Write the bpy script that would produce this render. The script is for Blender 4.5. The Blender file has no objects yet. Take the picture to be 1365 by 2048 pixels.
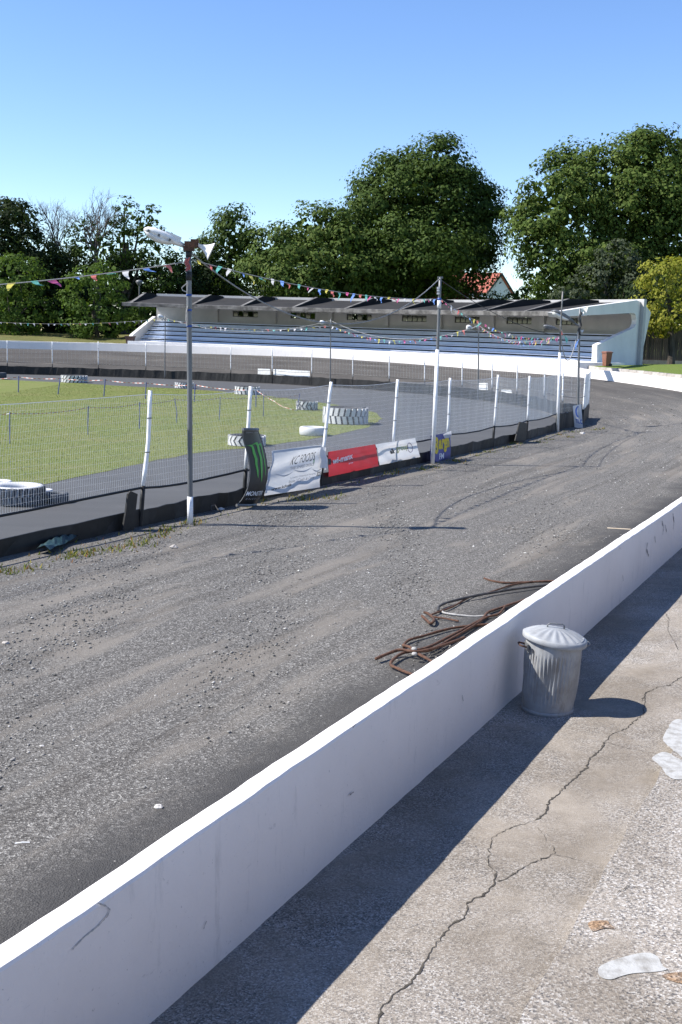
import bpy, math, random
import numpy as np
from mathutils import Matrix, Vector

random.seed(7)
RNG = np.random.default_rng(11)
scene = bpy.context.scene
COL = scene.collection
rad = math.radians

# ------------------------------------------------------------------ camera
F = 2150.0; H = 3.1; Y0 = 685.0; ROLL = rad(1.5)          # photo pixels (1365 x 2048), eye height, horizon row
PITCH = math.atan((1024 - Y0) / F)
fwd = np.array([0, math.cos(PITCH), -math.sin(PITCH)])
r0 = np.array([1.0, 0, 0]); u0 = np.cross(r0, fwd)
cr, sr = math.cos(ROLL), math.sin(ROLL)
cright = cr * r0 + sr * u0; cup = -sr * r0 + cr * u0
cam_d = bpy.data.cameras.new('camera'); cam = bpy.data.objects.new('camera', cam_d); COL.objects.link(cam)
cam_d.sensor_fit = 'VERTICAL'; cam_d.sensor_height = 36; cam_d.sensor_width = 36
cam_d.lens = F / 2048 * 36; cam_d.clip_start = 0.1; cam_d.clip_end = 3000
cam.matrix_world = Matrix(((cright[0], cup[0], -fwd[0], 0), (cright[1], cup[1], -fwd[1], 0),
                           (cright[2], cup[2], -fwd[2], H), (0, 0, 0, 1)))
scene.camera = cam

# ------------------------------------------------------------------ sky, sun, exposure
SUN_EL = rad(47); SUN_AZ = rad(183)                         # azimuth of the sun measured from +X, counter-clockwise
world = bpy.data.worlds.new('World'); scene.world = world; world.use_nodes = True
wn = world.node_tree; bgn = wn.nodes['Background']
sky = wn.nodes.new('ShaderNodeTexSky'); sky.sky_type = 'NISHITA'; sky.sun_disc = False
sky.sun_elevation = SUN_EL; sky.sun_rotation = math.pi / 2 - SUN_AZ
sky.altitude = 50; sky.air_density = 0.95; sky.dust_density = 0.0; sky.ozone_density = 2.2
hs = wn.nodes.new('ShaderNodeHueSaturation'); hs.inputs['Saturation'].default_value = 1.17; hs.inputs['Hue'].default_value = 0.51
wn.links.new(sky.outputs[0], hs.inputs['Color']); wn.links.new(hs.outputs[0], bgn.inputs[0]); bgn.inputs[1].default_value = 0.12
sun_d = bpy.data.lights.new('sun', 'SUN'); sun_d.energy = 5.0; sun_d.angle = rad(0.53); sun_d.color = (1, 0.955, 0.89)
sun = bpy.data.objects.new('sun', sun_d); COL.objects.link(sun)
sdir = Vector((math.cos(SUN_EL) * math.cos(SUN_AZ), math.cos(SUN_EL) * math.sin(SUN_AZ), math.sin(SUN_EL)))
sun.rotation_euler = sdir.to_track_quat('Z', 'Y').to_euler(); sun.location = (-30, 0, 60)
scene.view_settings.view_transform = 'Standard'; scene.view_settings.look = 'None'
scene.view_settings.exposure = 0.85; scene.view_settings.gamma = 1.0
scene.view_settings.use_curve_mapping = False

# ------------------------------------------------------------------ survey helpers (turn a photo pixel into a place)
C = np.array([-23.4, 51.0]); HD = rad(26.8)
hv = np.array([math.sin(HD), math.cos(HD)]); nv = np.array([math.cos(HD), -math.sin(HD)])
EYE = np.array([0, 0, H])
def ray(px, py): return fwd + cright * (px - 682.5) / F + cup * (1024 - py) / F
def G(px, py, z=0.0):
    d = ray(px, py); t = (z - H) / d[2]; return EYE + d * t
def AY(px, py, Y):
    d = ray(px, py); return EYE + d * (Y / d[1])
def AR(px, py, R):
    d = ray(px, py); o = -C; a = d[0] ** 2 + d[1] ** 2; b = 2 * (o @ d[:2]); c = o @ o - R * R
    return EYE + d * ((-b + math.sqrt(b * b - 4 * a * c)) / (2 * a))
def AL(px, py, r):                                          # on the vertical plane r metres out from the oval's centre line (straight part)
    d = ray(px, py); return EYE + d * ((r + C @ nv) / (d[:2] @ nv))
def APL(px, py, A, B):                                      # on the vertical plane through two ground points
    d = ray(px, py); m = np.array([B[1] - A[1], -(B[0] - A[0])]); return EYE + d * ((np.array(A[:2]) @ m) / (d[:2] @ m))
PH0 = -HD
def P(s, r):                                                # along the oval: straight for s<0, bend for s>0
    if s <= 0: return C + nv * r + hv * s
    a = PH0 + s / 33.0
    return C + r * np.array([math.cos(a), math.sin(a)])
def S(theta_deg): return (rad(theta_deg) - PH0) * 33.0      # bend angle -> s
def interp(x, xs, ys): return float(np.interp(x, xs, ys))
def bank_h(s): return interp(s, [-30, -8, 0, S(10), S(24), S(36), S(60), S(120)], [0, .05, .3, .96, 1.3, 1.42, 1.85, 1.85])
def wall_top(s): return interp(s, [-30, -4, S(-5), S(10), S(22), S(25.2), S(25.6), S(36), S(60), S(120)], [1.0, 1.0, 1.2, 1.63, 1.83, 1.86, 2.2, 2.35, 2.52, 2.52])
def wall_r(s): return interp(s, [-40, 0, S(5), S(130)], [41.4, 41.4, 42.3, 42.3])
def track_z(s, r):
    t = min(1, max(0, (r - 35.2) / 6.6)); return bank_h(s) * t * t * (3 - 2 * t) * 0.9 + bank_h(s) * .1 * t

# ------------------------------------------------------------------ mesh helpers
OFF = {}
class MB:
    def __init__(s): s.v = []; s.f = []; s.m = []
    def add(s, vs, fs, mi=0):
        o = len(s.v); s.v.extend([tuple(map(float, p)) for p in vs]); s.f.extend([tuple(i + o for i in f) for f in fs]); s.m.extend([mi] * len(fs)); return s
    def box(s, c, size, ax=None, mi=0):
        a = np.eye(3) if ax is None else np.array(ax); hs = np.array(size) / 2
        vs = [np.array(c) + a[0] * (x * hs[0]) + a[1] * (y * hs[1]) + a[2] * (z * hs[2]) for z in (-1, 1) for y in (-1, 1) for x in (-1, 1)]
        return s.add(vs, [(0, 2, 3, 1), (4, 5, 7, 6), (0, 1, 5, 4), (2, 6, 7, 3), (0, 4, 6, 2), (1, 3, 7, 5)], mi)
    def tube(s, pts, rr, n=6, mi=0, cap=True):
        pts = [np.array(p, float) for p in pts]; k = len(pts)
        if not hasattr(rr, '__len__'): rr = [rr] * k
        vs = []; prev = None
        for i, p in enumerate(pts):
            t = pts[min(i + 1, k - 1)] - pts[max(i - 1, 0)]; L = np.linalg.norm(t); t = t / (L if L > 1e-9 else 1)
            ref = np.array([0, 0, 1.0]) if abs(t[2]) < .95 else np.array([1.0, 0, 0])
            a = np.cross(t, ref) if prev is None else prev - t * (prev @ t)
            a /= np.linalg.norm(a); prev = a; b = np.cross(t, a)
            for j in range(n):
                q = 2 * math.pi * j / n; vs.append(p + rr[i] * (math.cos(q) * a + math.sin(q) * b))
        fs = [(i * n + j, i * n + (j + 1) % n, (i + 1) * n + (j + 1) % n, (i + 1) * n + j) for i in range(k - 1) for j in range(n)]
        if cap: fs += [tuple(range(n - 1, -1, -1)), tuple((k - 1) * n + j for j in range(n))]
        return s.add(vs, fs, mi)
    def lathe(s, prof, c=(0, 0, 0), n=24, mi=0, fr=None, cap=False):
        vs = []; 
        for (r, z) in prof:
            for j in range(n):
                q = 2 * math.pi * j / n; rr = r if fr is None else r + fr(q, r, z)
                vs.append((c[0] + rr * math.cos(q), c[1] + rr * math.sin(q), c[2] + z))
        k = len(prof)
        fs = [(i * n + j, i * n + (j + 1) % n, (i + 1) * n + (j + 1) % n, (i + 1) * n + j) for i in range(k - 1) for j in range(n)]
        if cap: fs += [tuple(range(n - 1, -1, -1)), tuple((k - 1) * n + j for j in range(n))]
        return s.add(vs, fs, mi)
    def prism(s, poly, ext, mi=0):                          # planar polygon (3D points) pushed along ext
        n = len(poly); e = np.array(ext); vs = [np.array(p) for p in poly] + [np.array(p) + e for p in poly]
        return s.add(vs, [tuple(range(n)), tuple(range(2 * n - 1, n - 1, -1))] + [(i, i + n, (i + 1) % n + n, (i + 1) % n) for i in range(n)], mi)
    def grid(s, fn, nu, nv_, mi=0):
        vs = [fn(i / nu, j / nv_) for j in range(nv_ + 1) for i in range(nu + 1)]; w = nu + 1
        return s.add(vs, [(j * w + i, j * w + i + 1, (j + 1) * w + i + 1, (j + 1) * w + i) for j in range(nv_) for i in range(nu)], mi)
def to_mesh(name, v, f, mats, mi=None, smooth=False):
    me = bpy.data.meshes.new(name); me.from_pydata([tuple(p) for p in v], [], f)
    for m in mats: me.materials.append(m)
    if mi is not None and len(mats) > 1: me.polygons.foreach_set('material_index', mi)
    if smooth: me.polygons.foreach_set('use_smooth', [True] * len(f))
    me.update(); return me
def obj(name, mb, mat, parent=None, smooth=False, kind=None, base=None):
    mats = mat if isinstance(mat, (list, tuple)) else [mat]
    v = np.array(mb.v)
    if parent is not None: off = OFF[parent.name]
    elif base is not None: off = np.array(base, float)
    else: off = np.array([v[:, 0].mean(), v[:, 1].mean(), v[:, 2].min()])
    o = bpy.data.objects.new(name, to_mesh(name, v - off, mb.f, mats, mb.m, smooth)); COL.objects.link(o)
    if parent is not None: o.parent = parent
    else: o.location = off
    OFF[o.name] = off
    if kind: o['kind'] = kind
    return o
def tag(o, label, cat, group=None):
    o['label'] = label; o['category'] = cat
    if group: o['group'] = group
    return o
def thing(name, loc, label, cat, group=None):
    o = bpy.data.objects.new(name, None); COL.objects.link(o); o.location = tuple(loc); o.empty_display_size = .3
    OFF[o.name] = np.array(loc, float); return tag(o, label, cat, group)
def unit(v): v = np.array(v, float); return v / np.linalg.norm(v)
def noise1(x, seed=0, oct_=4):
    r = 0; a = 1
    for k in range(oct_): r += a * math.sin(x * (1.7 ** k) * 1.3 + seed * 12.9898 + k * 4.1 + 1.7 * math.sin(x * .37 * (1.6 ** k) + seed)); a *= .55
    return r / 2

# ------------------------------------------------------------------ materials
def nodes_of(name):
    m = bpy.data.materials.new(name); m.use_nodes = True; nt = m.node_tree
    return m, nt, nt.nodes['Principled BSDF']
def mk(nt, typ, **kw):
    n = nt.nodes.new(typ)
    for k, v in kw.items(): setattr(n, k, v)
    return n
def noise(nt, vec, scale, detail=5, rough=.6, dist=0.0):
    n = mk(nt, 'ShaderNodeTexNoise'); n.inputs['Scale'].default_value = scale; n.inputs['Detail'].default_value = detail
    n.inputs['Roughness'].default_value = rough; n.inputs['Distortion'].default_value = dist; nt.links.new(vec, n.inputs['Vector']); return n.outputs['Fac']
def ramp(nt, fac, stops, interp_='LINEAR'):
    r = mk(nt, 'ShaderNodeValToRGB'); e = r.color_ramp.elements; r.color_ramp.interpolation = interp_
    while len(e) < len(stops): e.new(.5)
    for k, (p, c) in enumerate(stops): e[k].position = p; e[k].color = (*c, 1) if len(c) == 3 else c
    nt.links.new(fac, r.inputs[0]); return r.outputs[0]
def mix(nt, fac, a, b, blend='MIX'):
    m = mk(nt, 'ShaderNodeMix', data_type='RGBA', blend_type=blend)
    for s_, v in ((m.inputs[0], fac), (m.inputs[6], a), (m.inputs[7], b)):
        if hasattr(v, 'links') or hasattr(v, 'is_linked'): nt.links.new(v, s_)
        elif isinstance(v, (int, float)): s_.default_value = v
        else: s_.default_value = (*v, 1)
    return m.outputs[2]
def math_(nt, op, a, b=0.0, c=None):
    m = mk(nt, 'ShaderNodeMath', operation=op)
    for s_, v in zip(m.inputs, (a, b, c)):
        if v is None: continue
        if hasattr(v, 'is_linked'): nt.links.new(v, s_)
        else: s_.default_value = v
    return m.outputs[0]
def bump(nt, bs, h, strength, dist=.02):
    b = mk(nt, 'ShaderNodeBump'); b.inputs['Strength'].default_value = strength; b.inputs['Distance'].default_value = dist
    nt.links.new(h, b.inputs['Height']); nt.links.new(b.outputs[0], bs.inputs['Normal'])
def mat(name, c1, c2=None, scale=4, rough=.75, metallic=0, bmp=0, bscale=40, bdist=.01, detail=6, lo=.35, hi=.65, spec=.4, stretch=None):
    m, nt, bs = nodes_of(name)
    bs.inputs['Roughness'].default_value = rough; bs.inputs['Metallic'].default_value = metallic; bs.inputs['Specular IOR Level'].default_value = spec
    tc = mk(nt, 'ShaderNodeTexCoord'); vec = tc.outputs['Object']
    if stretch:
        mp = mk(nt, 'ShaderNodeMapping'); mp.inputs['Scale'].default_value = stretch; nt.links.new(vec, mp.inputs[0]); vec = mp.outputs[0]
    if c2 is None: bs.inputs['Base Color'].default_value = (*c1, 1)
    else: nt.links.new(ramp(nt, noise(nt, vec, scale, detail), [(lo, c1), (hi, c2)]), bs.inputs['Base Color'])
    if bmp: bump(nt, bs, noise(nt, vec, bscale, 5), bmp, bdist)
    return m
M = {}
M['white_metal'] = mat('white_paint_metal', (.8, .8, .8), (.6, .59, .56), 9, .5, lo=.45, hi=.8)
M['white_plastic'] = mat('white_plastic', (.78, .78, .76), (.62, .61, .58), 6, .4)
M['black_paint'] = mat('black_paint', (.005, .005, .005), (.016, .015, .014), 6, .6, bmp=.2)
M['galv'] = mat('galvanised_pole', (.12, .125, .13), (.18, .185, .19), 5, .5, .3, stretch=(1, 1, .2))
M['steel_dark'] = mat('dark_steel', (.12, .12, .12), (.2, .19, .18), 8, .5, .4)
M['rust'] = mat('rust', (.05, .025, .016), (.13, .065, .04), 30, .9, bmp=.4, bscale=90)
M['rust_dark'] = mat('rust_dark', (.045, .024, .016), (.12, .055, .03), 22, .9, bmp=.4, bscale=90)
M['rubber'] = mat('black_rubber', (.02, .02, .021), (.06, .06, .062), 8, .75)
M['rope'] = mat('pale_rope', (.26, .255, .24), (.4, .39, .37), 60, .9)
M['cable'] = mat('grey_cable', (.2, .2, .2), (.3, .3, .29), 9, .7)
M['tape_blue'] = mat('blue_tape', (.03, .08, .3), rough=.5)
M['stake'] = mat('blue_stake', (.04, .07, .2), (.08, .1, .24), 8, .6)
M['brown_bin'] = mat('brown_plastic', (.19, .075, .045), (.23, .1, .062), 3, .5)
M['rust_box'] = mat('brown_box', (.07, .04, .035), (.11, .065, .055), 4, .8)
M['trunk'] = mat('bark', (.05, .042, .034), (.1, .085, .07), 5, .95, bmp=.6, bscale=12, bdist=.05, stretch=(1, 1, .25))
M['deadwood'] = mat('dead_wood', (.09, .08, .07), (.15, .13, .115), 3, .95)
M['wood'] = mat('weathered_board', (.06, .05, .045), (.12, .1, .085), 6, .9, bmp=.3, bscale=12, stretch=(1, 1, .15))
M['wood_light'] = mat('pale_wood', (.5, .4, .27), (.62, .52, .38), 12, .8)
M['yellow'] = mat('yellow_sign', (.75, .6, .02), rough=.5)
M['red_roof'] = mat('red_tiles', (.42, .12, .085), (.52, .17, .12), 2, .8, bmp=.5, bscale=6, bdist=.08)
M['house_white'] = mat('house_render', (.72, .73, .74), (.66, .67, .68), 1.5, .85)
M['dark_trim_gap_shade'] = mat('dark_trim_gap_shade', (.025, .025, .028), rough=.6)
M['brick'] = mat('chimney_brick', (.2, .075, .05), (.28, .11, .08), 6, .9)
M['glass'] = mat('window_glass', (.02, .025, .02), rough=.08, spec=.6)
M['teal'] = mat('teal_sheet', (.012, .03, .035), (.02, .055, .06), 5, .5, bmp=.4, bscale=14, bdist=.03)
M['debris'] = mat('pale_rubble', (.42, .4, .37), (.6, .58, .55), 8, .9)
FLAGC = {'pink': (.62, .13, .32), 'yellow': (.66, .6, .14), 'teal': (.16, .48, .44), 'white': (.62, .62, .64), 'blue': (.2, .36, .8), 'red': (.58, .18, .17)}
def cloth(name, c):
    m, nt, bs = nodes_of(name); bs.inputs['Base Color'].default_value = (*c, 1); bs.inputs['Roughness'].default_value = .6
    tr = mk(nt, 'ShaderNodeBsdfTranslucent'); tr.inputs[0].default_value = (*c, 1); ms = mk(nt, 'ShaderNodeMixShader'); ms.inputs[0].default_value = .4
    nt.links.new(bs.outputs[0], ms.inputs[1]); nt.links.new(tr.outputs[0], ms.inputs[2]); nt.links.new(ms.outputs[0], nt.nodes['Material Output'].inputs[0]); return m
FLAGM = {k: cloth('flag_' + k, v) for k, v in FLAGC.items()}

def white_wall_mat():
    m, nt, bs = nodes_of('white_masonry_paint'); tc = mk(nt, 'ShaderNodeTexCoord'); v = tc.outputs['Object']
    base = ramp(nt, noise(nt, v, .9, 6, .6), [(.3, (.71, .67, .635)), (.7, (.78, .74, .705))])
    mp = mk(nt, 'ShaderNodeMapping'); mp.inputs['Scale'].default_value = (1, 1, .22); nt.links.new(v, mp.inputs[0])
    stain = ramp(nt, noise(nt, mp.outputs[0], 6, 8, .72), [(.58, (0, 0, 0)), (.72, (1, 1, 1))])
    base = mix(nt, math_(nt, 'MULTIPLY', stain, .45), base, (.42, .41, .4))
    spot = ramp(nt, noise(nt, v, 38, 3, .7), [(.67, (0, 0, 0)), (.74, (1, 1, 1))])
    base = mix(nt, math_(nt, 'MULTIPLY', spot, .55), base, (.3, .29, .28))
    scuff = mk(nt, 'ShaderNodeMapping'); scuff.inputs['Scale'].default_value = (1, 1, 2.6); scuff.inputs['Rotation'].default_value = (.5, .3, 0); nt.links.new(v, scuff.inputs[0])
    sc2 = ramp(nt, noise(nt, scuff.outputs[0], 3.1, 9, .78, 1.4), [(.62, (0, 0, 0)), (.68, (1, 1, 1))])
    base = mix(nt, math_(nt, 'MULTIPLY', sc2, .38), base, (.36, .35, .34))
    nt.links.new(base, bs.inputs['Base Color']); bs.inputs['Roughness'].default_value = .75
    bump(nt, bs, noise(nt, v, 22, 8, .65), .35, .012); return m
M['wall'] = white_wall_mat()
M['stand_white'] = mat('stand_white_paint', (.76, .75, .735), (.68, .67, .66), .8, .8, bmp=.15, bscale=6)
M['seat_blue'] = mat('pale_blue_seat_paint', (.68, .74, .86), (.58, .65, .78), 1.2, .6, stretch=(1, 1, .4))
M['stand_inner'] = mat('stand_white_shade_tone', (.5, .49, .475), (.42, .415, .405), .8, .85)  # white paint darkened in its colour to stand for shade under the roof
M['roof_felt'] = mat('roof_felt', (.01, .0095, .009), (.022, .02, .018), .9, .95, bmp=.4, bscale=8)
M['fascia'] = mat('weathered_concrete_edge', (.07, .067, .062), (.19, .182, .17), 1.6, .9, bmp=.3, bscale=10, lo=.4, hi=.62)

def track_mat():
    m, nt, bs = nodes_of('shale_track'); uv = mk(nt, 'ShaderNodeUVMap'); uv.uv_map = 'sr'
    sep = mk(nt, 'ShaderNodeSeparateXYZ'); nt.links.new(uv.outputs[0], sep.inputs[0]); s_, d_ = sep.outputs[0], sep.outputs[1]   # d_ = metres from the outer wall
    tc = mk(nt, 'ShaderNodeTexCoord'); v = tc.outputs['Object']
    st = mk(nt, 'ShaderNodeMapping'); st.inputs['Scale'].default_value = (.16, 1, 1); nt.links.new(uv.outputs[0], st.inputs[0])
    streak = noise(nt, st.outputs[0], 1.5, 7, .62, .6)
    fine = noise(nt, v, 48, 3, .7); mid = noise(nt, v, 9, 7, .7)
    vor = mk(nt, 'ShaderNodeTexVoronoi'); vor.inputs['Scale'].default_value = 85; nt.links.new(v, vor.inputs['Vector'])
    vb = mk(nt, 'ShaderNodeSeparateColor'); nt.links.new(vor.outputs['Color'], vb.inputs[0])
    grav = ramp(nt, mid, [(.3, (.074, .068, .059)), (.7, (.16, .147, .128))])
    grav = mix(nt, .68, grav, ramp(nt, vb.outputs[0], [(0, (.02, .019, .018)), (.5, (.105, .1, .092)), (.85, (.22, .21, .193)), (1, (.46, .445, .41))]))
    tan = mix(nt, fine, (.15, .135, .115), (.235, .211, .18))
    grav = mix(nt, ramp(nt, streak, [(.51, (0, 0, 0)), (.63, (.8, .8, .8))]), grav, tan)
    ln = mk(nt, 'ShaderNodeMapping'); ln.inputs['Scale'].default_value = (.05, 2.2, 1); nt.links.new(uv.outputs[0], ln.inputs[0])
    rut = ramp(nt, noise(nt, ln.outputs[0], 1.6, 5, .6, .3), [(.36, (.8, .79, .78)), (.5, (1, 1, 1)), (.62, (1, 1, 1)), (.75, (.84, .83, .82))])
    grav = mix(nt, 1.0, grav, rut, 'MULTIPLY')
    tar = mix(nt, fine, (.028, .0275, .027), (.07, .068, .066))
    tar = mix(nt, ramp(nt, noise(nt, st.outputs[0], 2.5, 6, .6), [(.45, (0, 0, 0)), (.75, (.6, .6, .6))]), tar, (.066, .062, .057))
    # loose shale thins out towards the wall and over the bend
    edge = math_(nt, 'ADD', d_, math_(nt, 'MULTIPLY', math_(nt, 'SUBTRACT', noise(nt, v, .8, 6, .65), .5), 1.1))
    cov = ramp(nt, math_(nt, 'MULTIPLY', edge, .2), [(.27, (0, 0, 0)), (.4, (1, 1, 1))])
    bend = ramp(nt, math_(nt, 'ADD', math_(nt, 'MULTIPLY', s_, .01), math_(nt, 'MULTIPLY', noise(nt, v, .25, 5), .12)), [(.18, (1, 1, 1)), (.3, (0, 0, 0))])
    cov = mix(nt, 1.0, cov, bend, 'MULTIPLY')
    bankc = ramp(nt, streak, [(.3, (.05, .046, .042)), (.6, (.085, .079, .072)), (.75, (.13, .116, .1))])
    tar = mix(nt, bend, bankc, tar)
    nt.links.new(mix(nt, cov, tar, grav), bs.inputs['Base Color']); bs.inputs['Roughness'].default_value = .92; bs.inputs['Specular IOR Level'].default_value = .25
    hgt = mix(nt, .5, fine, vor.outputs['Distance']); bump(nt, bs, hgt, .7, .02); return m
M['track'] = track_mat()
def tarmac_mat():
    m, nt, bs = nodes_of('infield_tarmac'); tc = mk(nt, 'ShaderNodeTexCoord'); v = tc.outputs['Object']
    mp = mk(nt, 'ShaderNodeMapping'); mp.inputs['Rotation'].default_value = (0, 0, rad(-63)); mp.inputs['Scale'].default_value = (.2, 1.2, 1); nt.links.new(v, mp.inputs[0])
    base = ramp(nt, noise(nt, mp.outputs[0], 1.0, 7, .6), [(.3, (.045, .046, .046)), (.7, (.072, .073, .072))])
    base = mix(nt, ramp(nt, noise(nt, mp.outputs[0], 1.7, 8, .7, 1.0), [(.62, (0, 0, 0)), (.74, (.7, .7, .7))]), base, (.15, .15, .145))
    base = mix(nt, .3, base, ramp(nt, noise(nt, v, 60, 3, .7), [(.3, (.02, .02, .02)), (.7, (.11, .11, .11))]))
    nt.links.new(base, bs.inputs['Base Color']); bs.inputs['Roughness'].default_value = .85
    bump(nt, bs, noise(nt, v, 70, 4, .7), .4, .01); return m
M['tarmac'] = tarmac_mat()
def grass_mat(name, a, b, dry, amt):
    m, nt, bs = nodes_of(name); tc = mk(nt, 'ShaderNodeTexCoord'); v = tc.outputs['Object']
    base = mix(nt, ramp(nt, noise(nt, v, 3.5, 8, .75), [(.3, (0, 0, 0)), (.7, (1, 1, 1))]), a, b)
    base = mix(nt, math_(nt, 'MULTIPLY', ramp(nt, noise(nt, v, .35, 7, .65, .8), [(.42, (0, 0, 0)), (.68, (1, 1, 1))]), amt), base, dry)
    base = mix(nt, .35, base, ramp(nt, noise(nt, v, 26, 4, .8), [(.3, (.035, .05, .012)), (.7, (.21, .22, .075))]))
    nt.links.new(base, bs.inputs['Base Color']); bs.inputs['Roughness'].default_value = .95; bs.inputs['Specular IOR Level'].default_value = .15
    bump(nt, bs, noise(nt, v, 30, 5, .8), .8, .04); return m
M['grass'] = grass_mat('infield_turf', (.125, .16, .036), (.185, .215, .062), (.25, .22, .1), .6)
M['lawn'] = grass_mat('lawn_turf', (.09, .15, .02), (.13, .19, .035), (.17, .18, .05), .3)
M['bank'] = grass_mat('dry_bank_turf', (.07, .08, .022), (.12, .11, .04), (.2, .155, .07), .7)
M['field'] = grass_mat('distant_field', (.06, .08, .025), (.1, .11, .035), (.14, .12, .06), .5)
def aggregate_mat(name, coarse, lift, wlo=.38, whi=.6, tint=None):
    m, nt, bs = nodes_of(name); tc = mk(nt, 'ShaderNodeTexCoord'); v = tc.outputs['Object']
    vor = mk(nt, 'ShaderNodeTexVoronoi'); vor.inputs['Scale'].default_value = coarse; nt.links.new(v, vor.inputs['Vector'])
    sc_ = mk(nt, 'ShaderNodeSeparateColor'); nt.links.new(vor.outputs['Color'], sc_.inputs[0])
    chips = ramp(nt, sc_.outputs[0], [(0, (.1 * lift, .1 * lift, .105 * lift)), (.3, (.255 * lift, .23 * lift, .2 * lift)), (.65, (.37 * lift, .33 * lift, .285 * lift)), (.9, (.5 * lift, .48 * lift, .45 * lift)), (1, (.62 * lift, .6 * lift, .57 * lift))])
    skin = ramp(nt, noise(nt, v, 5, 8, .7), [(.3, (.245, .212, .172)), (.7, (.35, .308, .255))])
    worn = ramp(nt, noise(nt, v, 1.3, 8, .68, .6), [(wlo, (.12, .12, .12)), (whi, (.95, .95, .95))])
    base = mix(nt, worn, skin, chips)
    dirt = ramp(nt, noise(nt, v, .7, 7, .65), [(.4, (.62, .6, .57)), (.62, (1, 1, 1))]); base = mix(nt, 1.0, base, dirt, 'MULTIPLY')
    if tint: base = mix(nt, ramp(nt, noise(nt, v, 11, 6, .75), [(.35, (.25,) * 3), (.6, (1, 1, 1))]), base, mix(nt, 1.0, base, tint, 'MULTIPLY'))
    nt.links.new(base, bs.inputs['Base Color']); bs.inputs['Roughness'].default_value = .9; bs.inputs['Specular IOR Level'].default_value = .3
    bump(nt, bs, mix(nt, .5, vor.outputs['Distance'], noise(nt, v, 25, 6, .7)), .55, .008); return m
M['terrace'] = aggregate_mat('worn_concrete', 135, .9, .36, .6)
M['terrace2'] = aggregate_mat('exposed_aggregate', 110, .98, .26, .5)
M['kerb'] = mat('kerb_concrete', (.3, .27, .24), (.45, .42, .38), 2.2, .9, bmp=.4, bscale=14)
M['crack'] = mat('crack_dirt', (.035, .031, .026), (.08, .07, .055), 14, 1.0)
M['patch'] = mat('white_paint_spill', (.26, .25, .23), (.4, .4, .385), 14, .8, lo=.34, hi=.55, bmp=.4, bscale=60)
M['stain_rust'] = aggregate_mat('rust_stain', 95, .85, .2, .42, (.95, .68, .46))

# ------------------------------------------------------------------ ground sheets
def structure(o): o['kind'] = 'structure'; return o
structure(obj('ground', MB().add([(-1500, -400, -.06), (1500, -400, -.06), (1500, 2400, -.06), (-1500, 2400, -.06)], [(0, 1, 2, 3)]), M['field'], base=(0, 0, -.06)))
# outer track, swept along the oval
s_list = list(np.arange(-50, -2, .5)) + list(np.arange(-2, S(135), 1.0)); nr = 28
tv = []; tuv = []
for s_ in s_list:
    wr = wall_r(s_) + .02
    for j in range(nr + 1):
        r = 32.97 + (wr - 32.97) * j / nr; p = P(s_, r)
        z = track_z(s_, r) + .012 * noise1(s_ * .9 + r * 1.7, 3) * min(1, (r - 32.9) / 1.0) * min(1, (wr - r) / .8)
        tv.append((p[0], p[1], z + .004)); tuv.append((s_, wr - r))
w_ = nr + 1; tf = [(i * w_ + j, i * w_ + j + 1, (i + 1) * w_ + j + 1, (i + 1) * w_ + j) for i in range(len(s_list) - 1) for j in range(nr)]
me = to_mesh('track', tv, tf, [M['track']], smooth=True); uvl = me.uv_layers.new(name='sr')
li = np.empty(len(me.loops), dtype=np.int32); me.loops.foreach_get('vertex_index', li); uvl.data.foreach_set('uv', np.array(tuv)[li].ravel())
tr = structure(bpy.data.objects.new('track', me)); COL.objects.link(tr)
# infield tarmac (inside the fence) and the grass on it
inner = [P(s_, 32.98) for s_ in np.arange(-50, S(135), 2.0)] + [np.array((-95, 60.)), np.array((-95, -5.))]
structure(obj('infield_tarmac', MB().add([(p[0], p[1], 0) for p in inner], [tuple(range(len(inner)))]), M['tarmac'], base=(0, 0, 0)))
gpx = [(-260, 1035), (0, 985), (100, 967), (215, 942), (320, 920), (400, 905), (520, 893), (610, 881), (690, 866), (738, 854), (764, 838), (752, 826), (720, 818), (660, 808), (600, 800), (520, 790), (430, 782), (330, 776), (240, 772), (150, 766), (60, 762), (0, 759), (-160, 754)]
gp = [G(*p)[:2] for p in gpx]; gp2 = []
for i, p in enumerate(gp):
    q = gp[(i + 1) % len(gp)]; n_ = max(2, int(np.linalg.norm(q - p) / .7)); d_ = unit(q - p); e_ = np.array([-d_[1], d_[0]])
    for k in range(n_): gp2.append(p + (q - p) * k / n_ + e_ * .09 * noise1((i * 7 + k) * 1.9, 5))
structure(obj('infield_grass', MB().add([(p[0], p[1], .006) for p in gp2], [tuple(range(len(gp2)))]), M['grass'], base=(0, 0, .006)))
# short blades so the turf has a nap
def inside(poly, pts):
    poly = np.array(poly); x, y = pts[:, 0], pts[:, 1]; c_ = np.zeros(len(pts), bool); j = len(poly) - 1
    for i in range(len(poly)):
        xi, yi = poly[i]; xj, yj = poly[j]
        c_ ^= ((yi > y) != (yj > y)) & (x < (xj - xi) * (y - yi) / (yj - yi + 1e-12) + xi); j = i
    return c_
def tri_mesh(name, tris, matl, kind='stuff', parent=None):
    n_ = len(tris); me = bpy.data.meshes.new(name); k = tris.shape[1]
    me.vertices.add(n_ * k); me.vertices.foreach_set('co', tris.reshape(-1)); me.loops.add(n_ * k); me.loops.foreach_set('vertex_index', np.arange(n_ * k, dtype=np.int32))
    me.polygons.add(n_); me.polygons.foreach_set('loop_start', np.arange(0, n_ * k, k, dtype=np.int32)); me.polygons.foreach_set('loop_total', np.full(n_, k, dtype=np.int32))
    me.materials.append(matl); me.update(); me.validate(); o = bpy.data.objects.new(name, me); COL.objects.link(o)
    if kind: o['kind'] = kind
    return o
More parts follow.
